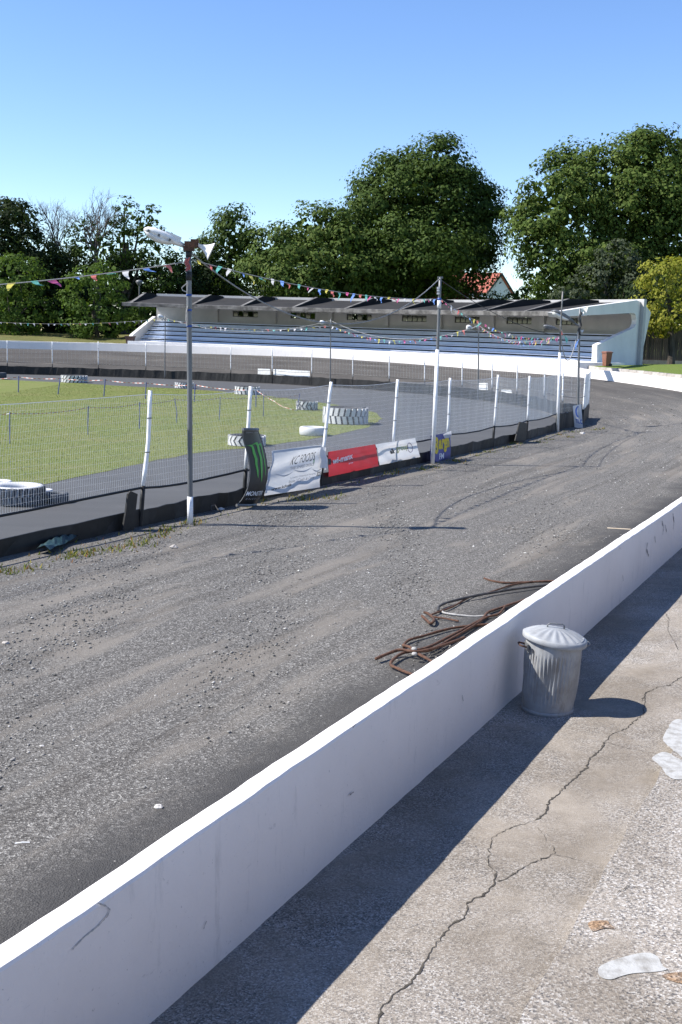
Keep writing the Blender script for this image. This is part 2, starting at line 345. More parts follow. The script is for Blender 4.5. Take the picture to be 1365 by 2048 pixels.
def blades(poly, n_, h0, h1, w, dens_near=True):
    poly = np.array(poly); lo, hi = poly.min(0), poly.max(0); lo = np.maximum(lo, (-18, 10)); hi = np.minimum(hi, (12, 90))
    t = RNG.random((n_ * 6, 2)); pts = np.stack([lo[0] + (hi[0] - lo[0]) * t[:, 0], lo[1] + (hi[1] - lo[1]) * t[:, 1] ** 1.8], 1)
    pts = pts[inside(poly, pts)][:n_]; n_ = len(pts); a = RNG.random(n_) * 6.28; h_ = h0 + (h1 - h0) * RNG.random(n_) ** 2; ww = w * (.6 + RNG.random(n_)) * (1 + pts[:, 1] / 30)
    dx, dy = np.cos(a) * ww, np.sin(a) * ww; lean = RNG.normal(0, .5, (n_, 2)) * h_[:, None]; tr_ = np.zeros((n_, 3, 3))
    tr_[:, 0] = np.stack([pts[:, 0] - dx, pts[:, 1] - dy, np.full(n_, .004)], 1); tr_[:, 1] = np.stack([pts[:, 0] + dx, pts[:, 1] + dy, np.full(n_, .004)], 1)
    tr_[:, 2] = np.stack([pts[:, 0] + lean[:, 0], pts[:, 1] + lean[:, 1], h_], 1); return tr_
def leaf_mat(name, stops, trans=.35, tcol=None):
    m, nt, bs = nodes_of(name); g = mk(nt, 'ShaderNodeNewGeometry'); col = ramp(nt, g.outputs['Random Per Island'], stops)
    nt.links.new(col, bs.inputs['Base Color']); bs.inputs['Roughness'].default_value = .7; bs.inputs['Specular IOR Level'].default_value = .12
    tr_ = mk(nt, 'ShaderNodeBsdfTranslucent'); nt.links.new(mix(nt, .5, col, tcol or (.12, .2, .02)), tr_.inputs[0]); ms = mk(nt, 'ShaderNodeMixShader'); ms.inputs[0].default_value = trans
    nt.links.new(bs.outputs[0], ms.inputs[1]); nt.links.new(tr_.outputs[0], ms.inputs[2]); nt.links.new(ms.outputs[0], nt.nodes['Material Output'].inputs[0]); return m
M['blade'] = leaf_mat('grass_blades', [(0, (.11, .15, .03)), (.6, (.175, .205, .06)), (1, (.3, .265, .12))], .3)
o = tri_mesh('short_grass', blades(gp2, 110000, .015, .045, .0035), M['blade']); tag(o, 'short mown grass covering the infield', 'grass')

# ground beyond the outer wall: bank on the left, stand plinth, lawn on the right
def bank_z(s, r):
    t = r - wall_r(s); a = math.degrees(PH0 + max(s, 0) / 33)
    b = wall_top(s) - .12
    if a > 84.5: return b - .3 + min(1.2, max(0, t - .3) * .085) + .12 * noise1(s * .8 + t, 2) * min(1, t)
    if a > 25.5: return b - .02 - .9 * (t > 2.6) + max(0, t - 16) * .05
    return b - .1 + (.32 if t > 1.0 else 0) + max(0, min(t, 18) - 1.0) * .03 + max(0, t - 18) * .02
sb = [s_ for s_ in np.arange(8, S(135), 1.0)]; rb = [.13, .5, .95, 1.02, 1.6, 2.2, 2.58, 2.62, 4, 6, 8, 10, 12, 15, 18, 24, 32, 45, 70, 110]
bv = []; bf = []; bm = []
for s_ in sb:
    for t in rb: p = P(s_, wall_r(s_) + t); bv.append((p[0], p[1], bank_z(s_, wall_r(s_) + t)))
for i in range(len(sb) - 1):
    a = math.degrees(PH0 + sb[i] / 33)
    for j in range(len(rb) - 1):
        bf.append((i * len(rb) + j, i * len(rb) + j + 1, (i + 1) * len(rb) + j + 1, (i + 1) * len(rb) + j))
        bm.append(0 if a > 84 else (2 if (a > 25 and j < 6) else (1 if j > 2 else 2)))
mb = MB(); mb.v = bv; mb.f = bf; mb.m = bm
structure(obj('bank', mb, [M['bank'], M['lawn'], M['kerb']], smooth=False, base=(0, 0, 0)))

# ------------------------------------------------------------------ terrace (where the photographer stands)
SR = 42.78
def terr_z(r): return .3 + .035 * (r - 41.4) if r < SR else .44
def T(px, py, dz=.003):
    z = .3
    for _ in range(6): p = G(px, py, z); z = terr_z((p[:2] - C) @ nv)
    p = G(px, py, z + dz); return p
mb = MB(); nseg = 60
for (ra, za, rb_, zb, mi) in ((41.38, .3, SR + .001, terr_z(SR - .001), 0), (SR, .3, SR + .012, .437, 1), (SR + .012, .437, 43.62, .44, 1), (43.62, .44, 43.63, .8, 1), (43.63, .8, 43.98, .8, 1), (43.98, .8, 43.99, 1.15, 1), (43.99, 1.15, 44.4, 1.15, 1), (44.4, 1.15, 44.41, 1.5, 1), (44.41, 1.5, 47.0, 1.5, 1), (47, 1.5, 47.1, -.1, 1)):
    def fn(u, v, ra=ra, za=za, rb_=rb_, zb=zb):
        s_ = -46 + 44 * u; r = ra + (rb_ - ra) * v + (.012 * noise1(s_ * 7, 8) if abs(ra - SR) < .02 and v < .5 or abs(rb_ - SR) < .02 and v > .5 else 0); p = P(s_, r)
        return (p[0], p[1], za + (zb - za) * v)
    mb.grid(fn, 440 if abs(ra - SR) < .05 or abs(rb_ - SR) < .02 else nseg, 1, mi)
terrace = structure(obj('terrace', mb, [M['terrace'], M['terrace2']], base=(0, 0, 0)))
def densify(pts, step, jit):
    out = []
    for a, b in zip(pts[:-1], pts[1:]):
        a, b = np.array(a, float), np.array(b, float); L = np.linalg.norm(b - a); n_ = max(1, int(L / step)); d_ = (b - a) / max(L, 1e-6); e_ = np.array([-d_[1], d_[0]])
        for k in range(n_): out.append(a + (b - a) * k / n_ + e_ * random.gauss(0, jit) * (k > 0))
    out.append(np.array(pts[-1], float)); return out
def crack(px, w0, w1, ox=0, oy=0, sc=1.0):
    pts = [T(ox + x / sc, oy + y / sc, .0035) for x, y in px]; d2 = densify([p[:2] for p in pts], .018, .005); z0 = [p[2] for p in pts]
    vs = []; k = len(d2)
    for i, p in enumerate(d2):
        t = unit(d2[min(i + 1, k - 1)] - d2[max(i - 1, 0)]); e_ = np.array([-t[1], t[0]]); w = (w0 + (w1 - w0) * random.random() ** 2) * (.25 if i in (0, k - 1) else 1)
        z = terr_z((p - C) @ nv) + .0035
        vs += [(*(p + e_ * w / 2), z), (*(p - e_ * w / 2), z)]
    obj('crack', MB().add(vs, [(2 * i, 2 * i + 1, 2 * i + 3, 2 * i + 2) for i in range(k - 1)]), M['crack'], terrace)
Z4 = (700, 1400, 2.053)
crack([(95, 1420), (115, 1330), (130, 1260), (175, 1210), (255, 1160), (295, 1100), (325, 1040), (375, 970), (420, 920), (470, 895), (485, 830), (560, 790), (595, 755), (602, 710)], .004, .016, *Z4)
crack([(602, 710), (570, 680), (568, 640), (578, 600), (590, 560), (640, 530), (700, 510), (760, 495)], .002, .008, *Z4)
crack([(760, 495), (805, 460), (820, 410), (850, 390), (890, 350), (940, 305), (970, 280), (985, 240), (1030, 205), (1050, 170)], .005, .02, *Z4)
crack([(1050, 170), (1075, 140), (1135, 115), (1205, 55), (1210, 20), (1212, -25)], .003, .011, *Z4)
crack([(602, 742), (640, 735), (700, 695), (760, 665), (840, 630), (835, 600)], .003, .011, *Z4)
crack([(840, 632), (900, 645), (960, 665)], .001, .004, *Z4)
crack([(1052, 172), (1150, 200), (1270, 220)], .001, .006, *Z4)
crack([(1275, 221), (1300, 214), (1330, 216)], .002, .006, *Z4)
crack([(1085, 800), (1110, 780), (1140, 765), (1195, 765)], .002, .007, *Z4)
crack([(930, 1198), (950, 1188), (970, 1175)], .002, .006, *Z4)
crack([(770, 520), (800, 560), (805, 580)], .001, .003, *Z4)
Z2 = (700, 1120, 2.053)
crack([(1200, 580), (1215, 545), (1270, 520), (1310, 515), (1350, 485), (1400, 470)], .003, .014, *Z2)
crack([(1290, 210), (1310, 240), (1305, 290), (1330, 330), (1350, 370)], .002, .008, *Z2)
def flat_mark(name, px, ox, oy, sc, m, dz=.0015, jit=.005):
    pts = [T(ox + x / sc, oy + y / sc, dz) for x, y in px]; z = max(p[2] for p in pts)
    for _ in range(2): pts = [q for a, b in zip(pts, pts[1:] + pts[:1]) for q in (a * .75 + b * .25, a * .25 + b * .75)]
    d2 = densify([p[:2] for p in pts + [pts[0]]], .02, jit)[:-1]
    obj(name, MB().add([(p[0], p[1], z) for p in d2], [tuple(range(len(d2)))]), m, terrace)
Z6 = (1150, 1400, 6.35)
flat_mark('paint_patch', [(1240, 400), (1365, 395), (1560, 400), (1560, 760), (1365, 735), (1330, 695), (1085, 682), (1155, 540)], *Z6, M['patch'])
flat_mark('paint_patch', [(950, 920), (1010, 865), (1140, 805), (1365, 780), (1560, 790), (1560, 1015), (1365, 1012), (1200, 1000), (1050, 975)], *Z6, M['patch'])
flat_mark('paint_patch', [(730, 500), (830, 455), (960, 415), (1100, 385), (1190, 420), (1210, 490), (1270, 520), (1150, 540), (1000, 545), (900, 570), (830, 600), (740, 575)], 1000, 1800, 3.74, M['patch'])
flat_mark('rust_stain', [(655, 170), (700, 152), (810, 150), (820, 180), (880, 220), (780, 205), (700, 240), (668, 205)], 1000, 1800, 3.74, M['stain_rust'])
flat_mark('rust_stain', [(1200, 560), (1290, 540), (1450, 530), (1450, 640), (1330, 620), (1240, 590)], 1000, 1800, 3.74, M['stain_rust'])

# ------------------------------------------------------------------ perimeter walls
def wall_obj(name, ss, thick, label, zbot):
    prof = []                                              # closed section: track face .. top .. outer face, soft arrises
    mb = MB(); vs = []; n_ = 0
    for s_ in ss:
        zt = wall_top(s_) + .005 * noise1(s_ * 1.1, 4) + .002 * noise1(s_ * 9, 6); R = wall_r(s_); zb = zbot(s_)
        sec = [(R - thick, zb), (R - thick, zt - .018), (R - thick + .006, zt - .004), (R - thick + .02, zt), (R - .02, zt), (R - .006, zt - .004), (R, zt - .018), (R, zb + (zt - zb) * .5), (R, zb)]
        n_ = len(sec)
        for (r, z) in sec:
            p = P(s_, r + .004 * noise1(s_ * 2.3 + z * 3, 9) + .003 * noise1(s_ * 13 + z * 7, 1)); vs.append((p[0], p[1], z))
    k = len(ss); fs = [(i * n_ + j, i * n_ + j + 1, (i + 1) * n_ + j + 1, (i + 1) * n_ + j) for i in range(k - 1) for j in range(n_ - 1)]
    fs += [tuple(range(n_)), tuple((k - 1) * n_ + j for j in range(n_ - 1, -1, -1))]
    mb.add(vs, fs); o = obj(name, mb, M['wall'], smooth=False); return tag(o, label, 'wall')
near_wall = wall_obj('perimeter_wall', list(np.arange(-46, 6, .12)), .115, 'long low white wall in shade between track and terrace, beside the metal bin', lambda s_: -.1)
far_wall = wall_obj('perimeter_wall', list(np.arange(6, S(134), .5)), .16, 'curved white wall on the far side of the track below the grandstand', lambda s_: bank_h(s_) - .35)
def scuff_mark(px, w, m):
    pts = [AL(x, y, 41.4065) for x, y in px]; fine = []
    for a, b in zip(pts[:-1], pts[1:]): fine += [a + (b - a) * q for q in np.linspace(0, 1, 7)[:-1]]
    fine.append(pts[-1]); vs = []
    for i, p in enumerate(fine):
        t = unit(fine[min(i + 1, len(fine) - 1)] - fine[max(i - 1, 0)]); e_ = unit(np.cross(t, np.array([*nv, 0]))) * w * random.uniform(.15, 1) / 2; vs += [p + e_, p - e_]
    obj('scuff_mark', MB().add(vs, [(2 * i, 2 * i + 1, 2 * i + 3, 2 * i + 2) for i in range(len(fine) - 1)]), m, near_wall)
M['scuff'] = mat('scuffed_paint', (.34, .34, .33), (.45, .44, .42), 40, .9); M['scuff_dark'] = mat('black_scuff', (.1, .1, .1), (.3, .29, .28), 50, .9)
scuff_mark([(146, 1899), (169, 1874), (195, 1854), (215, 1833), (221, 1820), (213, 1812), (196, 1806)], .009, M['scuff'])
for px, w in (([(1296, 1085), (1294, 1098), (1298, 1112)], .03), ([(1325, 1042), (1328, 1056), (1326, 1070)], .03), ([(1331, 1050), (1334, 1064)], .025), ([(1347, 1027), (1349, 1045), (1347, 1060)], .03), ([(1310, 1072), (1312, 1086)], .02), ([(1246, 1150), (1247, 1162)], .015), ([(925, 1390), (927, 1402)], .008), ([(706, 1455), (712, 1448)], .014), ([(408, 1858), (411, 1848), (414, 1842)], .006), ([(700, 1590), (708, 1584)], .012)): scuff_mark(px, w, M['scuff_dark'])
# kerb above the wall by the lawn
mb = MB(); ks = list(np.arange(9, S(25), .6)); 
for a, b in zip(ks[:-1], ks[1:]):
    q = [P(a + .01, wall_r(a) + .98), P(b - .01, wall_r(b) + .98), P(b - .01, wall_r(b) + 1.25), P(a + .01, wall_r(a) + 1.25)]
    z0 = wall_top(a) - .4; z1 = bank_z(a, wall_r(a) + 1.2) + .03 + .006 * noise1(a * 3, 3)
    mb.prism([(p[0], p[1], z0) for p in q], (0, 0, z1 - z0))
structure(obj('kerb', mb, M['kerb'])); bpy.data.objects['kerb']['kind'] = 'structure'

# ------------------------------------------------------------------ loose shale on the track
def stones(n_, srange, rrange, size, spow=1.0, sizes=None):
    s_ = srange[0] + (srange[1] - srange[0]) * RNG.random(n_) ** spow; r_ = rrange[0] + (rrange[1] - rrange[0]) * RNG.random(n_)
    wr = np.array([wall_r(x) for x in s_]); d_ = wr - r_
    k = np.sin(r_ * 3.1 + .5 * np.sin(s_ * .45) + 2) * .5 + np.sin(r_ * 6.7 + s_ * .21 + np.sin(s_ * .9)) * .3 + .35 * np.sin(s_ * 2.1 + r_ * 4) + .25 * np.sin(s_ * 5.3 - r_ * 7)
    dens = np.clip(.45 + .5 * k, .05, 1) * np.where(d_ < 1.9 + .5 * np.sin(s_ * .8) + .3 * np.sin(s_ * 2.3), .12, 1.0)
    ok = RNG.random(n_) < dens; s_, r_ = s_[ok], r_[ok]; n_ = len(s_)
    pos = np.array([(*P(a, b), track_z(a, b)) for a, b in zip(s_, r_)])
    sz = size[0] * (size[1] / size[0]) ** (RNG.random(n_) ** 2.6)
    oct_ = np.array([(1, 0, 0), (0, 1, 0), (-1, 0, 0), (0, -1, 0), (0, 0, 1.0), (0, 0, -.8)])
    sh = .65 + .7 * RNG.random((n_, 6, 1)); a = RNG.random(n_) * 6.28; v = oct_[None] * sh * sz[:, None, None] * np.array([1, .75, .55])
    v[:, :, 0] += RNG.normal(0, .16, (n_, 6)) * sz[:, None]; v[:, :, 1] += RNG.normal(0, .16, (n_, 6)) * sz[:, None]
    x = v[:, :, 0] * np.cos(a)[:, None] - v[:, :, 1] * np.sin(a)[:, None]; y = v[:, :, 0] * np.sin(a)[:, None] + v[:, :, 1] * np.cos(a)[:, None]
    v = np.stack([x, y, v[:, :, 2]], 2) + pos[:, None, :]; v[:, :, 2] += (sz * .28)[:, None]
    tri = np.array([(0, 1, 4), (1, 2, 4), (2, 3, 4), (3, 0, 4), (1, 0, 5), (2, 1, 5), (3, 2, 5), (0, 3, 5)])
    return v, tri
def stone_obj(name, sets, matl):
    vs = []; fs = []; o_ = 0
    for v, tri in sets:
        n_ = len(v); vs.append(v.reshape(-1, 3)); fs.append((tri[None] + (np.arange(n_) * 6)[:, None, None]).reshape(-1, 3) + o_); o_ += n_ * 6
    vs = np.concatenate(vs); fs = np.concatenate(fs); me = bpy.data.meshes.new(name); me.vertices.add(len(vs)); me.vertices.foreach_set('co', vs.ravel())
    me.loops.add(len(fs) * 3); me.loops.foreach_set('vertex_index', fs.ravel().astype(np.int32)); me.polygons.add(len(fs))
    me.polygons.foreach_set('loop_start', np.arange(0, len(fs) * 3, 3, dtype=np.int32)); me.polygons.foreach_set('loop_total', np.full(len(fs), 3, dtype=np.int32))
    me.materials.append(matl); me.update(); o = bpy.data.objects.new(name, me); COL.objects.link(o); o['kind'] = 'stuff'; return o
def stone_mat():
    m, nt, bs = nodes_of('shale_stones'); g = mk(nt, 'ShaderNodeNewGeometry')
    nt.links.new(ramp(nt, g.outputs['Random Per Island'], [(0, (.07, .068, .064)), (.5, (.17, .163, .15)), (.85, (.26, .25, .232)), (.95, (.38, .365, .34)), (1, (.55, .54, .5))]), bs.inputs['Base Color']); bs.inputs['Roughness'].default_value = .9; return m
M['stones'] = stone_mat()
o = stone_obj('gravel', [stones(90000, (-33, -17), (33.6, 41.2), (.005, .023)), stones(40000, (-20, 8), (33.3, 41.2), (.008, .028)), stones(5000, (5, 40), (33.4, 40), (.018, .05))], M['stones'])
tag(o, 'loose grey shale and gravel scattered over the track', 'gravel')

# ------------------------------------------------------------------ grandstand on the bend
def zs(th): return interp(th, [25, 84], [0, .55])            # the site climbs a little towards the far end
def PT(th, R, z): a = rad(th); return np.array([C[0] + R * math.cos(a), C[1] + R * math.sin(a), z])
stand = thing('grandstand', PT(55, 47, 2.2), 'curved white grandstand with tiered pale blue benches and an overhanging dark roof', 'grandstand')
TH0, TH1 = 26.4, 83.6
def thr(R): return TH0 + max(0, (R - 44.5)) / 8.5 * 5.0      # the right-hand end is cut on the skew
def sweep(prof, th0, th1, n_, zf=zs, closed=True):           # section (R, z) swept round the bend; th0 may depend on R
    mb = MB(); k = len(prof); vs = []
    for i in range(n_ + 1):
        for (R, z) in prof:
            a = th0(R) if callable(th0) else th0; th = a + (th1 - a) * i / n_; vs.append(PT(th, R, z + zf(th)))
    m_ = k if closed else k - 1
    fs = [(i * k + j, (i + 1) * k + j, (i + 1) * k + (j + 1) % k, i * k + (j + 1) % k) for i in range(n_) for j in range(m_)]
    if closed: fs += [tuple(range(k)), tuple(n_ * k + j for j in range(k - 1, -1, -1))]
    mb.add(vs, fs); return mb
NSEG = 36
thb_ = lambda R: thr(R) + .9
obj('front_ledge', sweep([(42.48, 1.5), (42.48, 2.22), (46.3, 2.24), (46.3, 1.5)], lambda R: 25.7, TH1, NSEG), M['stand_white'], stand)
zr = [2.2, 2.53, 2.92, 3.31, 3.7, 4.1]
for k in range(5):
    R0 = 46.2 + k * 1.0; z0, z1 = zr[k], zr[k + 1]
    t_ = obj('tier', sweep([(R0 + .36, 1.6), (R0 + .36, z1 - .05), (R0 + 1.34, z1 - .05), (R0 + 1.34, 1.6)], thb_, TH1, NSEG), M['dark_trim_gap_shade'], stand)  # core coloured dark so the gaps under the seats read as shade
    obj('bench_seat', sweep([(R0 - .1, z1 - .06), (R0 - .1, z1), (R0 + .98, z1), (R0 + .98, z1 - .06)], thb_, TH1, NSEG), M['seat_blue'], t_)
    obj('bench_riser', sweep([(R0 + .0, z0 + .02), (R0 + .0, z1 - .16), (R0 + .05, z1 - .16), (R0 + .05, z0 + .02)], thb_, TH1, NSEG), M['seat_blue'], t_)
RB = 51.2
# back wall as panels round the clerestory openings
win_x = [491, 606, 719, 829, 935, 1039, 1138]
win_th = []
for x in win_x:
    a = AR(x, 632, RB); win_th.append(math.degrees(math.atan2(a[1] - C[1], a[0] - C[0])))
ww = 1.38
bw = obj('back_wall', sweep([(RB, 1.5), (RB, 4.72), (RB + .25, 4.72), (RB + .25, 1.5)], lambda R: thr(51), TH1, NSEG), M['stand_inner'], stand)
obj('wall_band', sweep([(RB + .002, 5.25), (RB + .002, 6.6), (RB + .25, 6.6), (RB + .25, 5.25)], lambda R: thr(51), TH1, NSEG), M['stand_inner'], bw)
eds = [thr(51)]
for th in reversed(win_th): eds += [th - ww, th + ww]
eds.append(TH1)
for a, b in zip(eds[0::2], eds[1::2]):
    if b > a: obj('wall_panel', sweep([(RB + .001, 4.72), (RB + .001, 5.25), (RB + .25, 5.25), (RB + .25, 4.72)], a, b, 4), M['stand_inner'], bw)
for th in win_th:
    fr = sweep([(RB + .06, 4.72), (RB + .06, 4.77), (RB + .16, 4.77), (RB + .16, 4.72)], th - ww, th + ww, 3)
    for q in np.linspace(-1, 1, 6):
        g = sweep([(RB + .07, 4.74), (RB + .07, 5.24), (RB + .15, 5.24), (RB + .15, 4.74)], th + q * (ww - .03) - .03, th + q * (ww - .03) + .03, 1); fr.add(g.v, g.f)
    w = obj('window', fr, M['dark_trim_gap_shade'], stand)
    for q in range(5):
        a = th - ww + 2 * ww * q / 5
        if (q + win_th.index(th)) % 2 == 0 or th < 60: obj('pane', sweep([(RB + .1, 4.77), (RB + .1, 5.23), (RB + .11, 5.23), (RB + .11, 4.77)], a + .05, a + 2 * ww / 5 - .05, 1), M['glass'], w)
pil = [(a + b) / 2 for a, b in zip(win_th[:-1], win_th[1:])] + [win_th[0] + 3.2]
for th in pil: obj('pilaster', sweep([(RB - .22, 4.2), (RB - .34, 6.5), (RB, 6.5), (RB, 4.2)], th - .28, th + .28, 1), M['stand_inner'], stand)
# roof slab, edge, upstand beams
def zroof(R): return 5.24 + (R - 43.6) * .125
RF, RK = 43.6, 53.0
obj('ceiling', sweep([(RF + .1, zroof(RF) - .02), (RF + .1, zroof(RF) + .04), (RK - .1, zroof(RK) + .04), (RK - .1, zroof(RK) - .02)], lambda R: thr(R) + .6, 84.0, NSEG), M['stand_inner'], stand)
roof = obj('roof', sweep([(RF + .02, zroof(RF) + .05), (RF + .02, zroof(RF) + .2), (RK, zroof(RK) + .2), (RK, zroof(RK) + .05)], lambda R: thr(R) + .3, 84.6, NSEG), M['roof_felt'], stand)
obj('fascia', sweep([(RF - .04, zroof(RF) - .06), (RF - .04, zroof(RF) + .23), (RF + .12, zroof(RF) + .26), (RF + .12, zroof(RF) - .06)], lambda R: thr(R) + .3, 84.7, 60), M['fascia'], roof)
for (x, y) in [(262, 605), (385, 607), (483, 609), (586, 612), (690, 616), (800, 618), (905, 619), (968, 619), (1050, 621)]:
    a = AR(x, y, RF + .3); th = math.degrees(math.atan2(a[1] - C[1], a[0] - C[0])); e = .16; mb = MB()
    prof = [(RF + .3, zroof(RF + .3) + .19), (RF + 4.6, zroof(RF + 4.6) + .19 + .5), (RF + 6.1, zroof(RF + 6.1) + .19 + .36), (RK - .5, zroof(RK - .5) + .19)]
    poly = [PT(th, R, z + zs(th)) for R, z in prof]; tdir = np.array([-math.sin(rad(th)), math.cos(rad(th)), 0])
    mb.prism([p - tdir * e for p in poly], tdir * 2 * e); b_ = obj('roof_beam', mb, M['roof_felt'], roof)
    cap = MB(); p0, p1 = poly[0] + (0, 0, .02), poly[1] + (0, 0, .02); d_ = unit(p1 - p0); cap.box((p0 + p1) / 2, (np.linalg.norm(p1 - p0), .26, .04), [d_, tdir, np.cross(d_, tdir)]); obj('beam_coping', cap, M['fascia'], b_)
# right-hand end frame (open C shape) and left-hand parapet
A_, B_ = PT(26.4, 44.4, 0), PT(31.5, 53, 0)
cpx = [(1106, 625), (1180, 613), (1273.5, 600.5), (1287, 605), (1302.5, 625), (1281, 724), (1278, 745), (1193, 748), (1193.5, 730), (1195, 690), (1269, 655), (1272.5, 648), (1273.5, 640), (1272, 629.5), (1268, 626), (1110, 634)]
nrm = unit(np.array([B_[1] - A_[1], -(B_[0] - A_[0]), 0]))
obj('end_frame', MB().prism([APL(x, y, A_, B_) for x, y in cpx], -nrm * .35), M['stand_white'], stand)
mb = MB(); 
for (R, z) in [(43.7, 1.6), (43.7, 2.55), (44.1, 2.78), (50.9, 4.5), (50.9, 1.6)]: mb.v.append(tuple(PT(TH1, R, z + zs(TH1))))
td = np.array([-math.sin(rad(TH1)), math.cos(rad(TH1)), 0]); mb2 = MB().prism(mb.v, td * .3)
obj('end_parapet', mb2, M['stand_white'], stand)
# handrail along the ledge
hr = MB(); pts = [PT(th, 42.75, 2.2 + zs(th) + .16) for th in np.linspace(26.5, 51, 24)]; hr.tube(pts, .012, 5)
for p in pts[::3]: hr.tube([p - (0, 0, .5), p], .02, 5)
obj('handrail', hr, M['white_metal'], stand)
pipe = MB().tube([PT(th, 50.6, 5.62 + zs(th)) for th in np.linspace(thr(51) + .3, 37.3, 8)], .07, 6); obj('pipe', pipe, M['dark_trim_gap_shade'], stand)

# ------------------------------------------------------------------ infield fence
fence = thing('infield_fence', (*P(-12, 33), 0), 'white post and wire mesh fence with black kickboards round the infield', 'fence')
near_posts = [[(281, 1062), (287, 967), (297, 891), (301, 781)], [(488, 1003), (497, 856), (502, 773)], [(641, 965), (648, 896), (663, 764)], [(786, 934), (788, 874), (796, 759)],
              [(894, 908), (897, 848), (901, 756)], [(986, 886), (990, 840), (997, 750)], [(1053, 873), (1056, 834), (1060, 752)]]
bend_posts = [[(1113, 861), (1114.5, 834), (1118.5, 745)], [(1164, 850), (1167, 822), (1172, 745)], [(1176, 836), (1177.5, 803), (1181, 741)]]
far_px = [(15, 681), (105, 683), (197, 683), (292, 686), (380, 690), (462, 694), (545, 697), (624, 700), (706, 707), (779, 709), (850, 712), (925, 720), (985, 722), (1035, 726), (1090, 731), (1127, 738)]
feet = []                                                    # (foot xy, top xyz, kind)
def post(pts, r, kind):
    k0 = .30 if kind == 'near' else .34; L = [np.linalg.norm(b - a) for a, b in zip(pts[:-1], pts[1:])]; tot = sum(L)
    def at(q):
        d_ = q * tot
        for i, l in enumerate(L):
            if d_ <= l or i == len(L) - 1: return pts[i] + (pts[i + 1] - pts[i]) * (d_ / l)
            d_ -= l
    a = [at(q) for q in np.linspace(0, k0, 4)]; b = [at(q) for q in np.linspace(k0, 1, 7)]
    o = obj('post', MB().tube(b, r, 8), M['white_metal'], fence, smooth=True); obj('post_foot', MB().tube([a[0] - (0, 0, .3)] + a, r * 1.12, 8), M['black_paint'], o, smooth=True)
    for q in (.55, .8): c_ = at(q); obj('tie_wire', MB().tube([c_ - (0, 0, .008), c_ + (0, 0, .008)], r * 1.35, 6), M['steel_dark'], o)
first = AL(-120, 1165, 33.); base0 = np.array([*P(-28.5, 33), 0]); feet.append((base0[:2], base0 + (0.05, 0, 2.25), 'near')); post([base0, base0 + (0.05, 0, 2.25)], .036, 'near')
for pp in near_posts:
    g0 = AL(*pp[0], 33.); z0 = g0[2]; pts = [AL(x, y, 33.) for x, y in pp]; pts[0][2] = 0; feet.append((pts[0][:2], pts[-1], 'near')); post(pts, .036, 'near')
for pp in bend_posts:
    g0 = G(*pp[0]); foot = g0
    Yd = foot[1]; pts = [foot] + [AY(x, y, Yd) for x, y in pp[1:]]; feet.append((foot[:2], pts[-1], 'near')); post(pts, .036, 'near')
for x, y in reversed(far_px):
    p = AR(x, y + 62, 33.4); foot = np.array([p[0], p[1], 0]); top = AR(x, y, 33.4); top[2] = min(2.9, max(2.05, top[2])); feet.append((foot[:2], top, 'far')); post([foot, top], .034, 'far')
th_end = rad(104)
foot = np.array([C[0] + 33.4 * math.cos(th_end), C[1] + 33.4 * math.sin(th_end), 0]); feet.append((foot[:2], foot + (0, 0, 2.3), 'far')); post([foot, foot + (0, 0, 2.3)], .034, 'far')
wire_m = mat('white_wire', (.66, .67, .66), rough=.5)
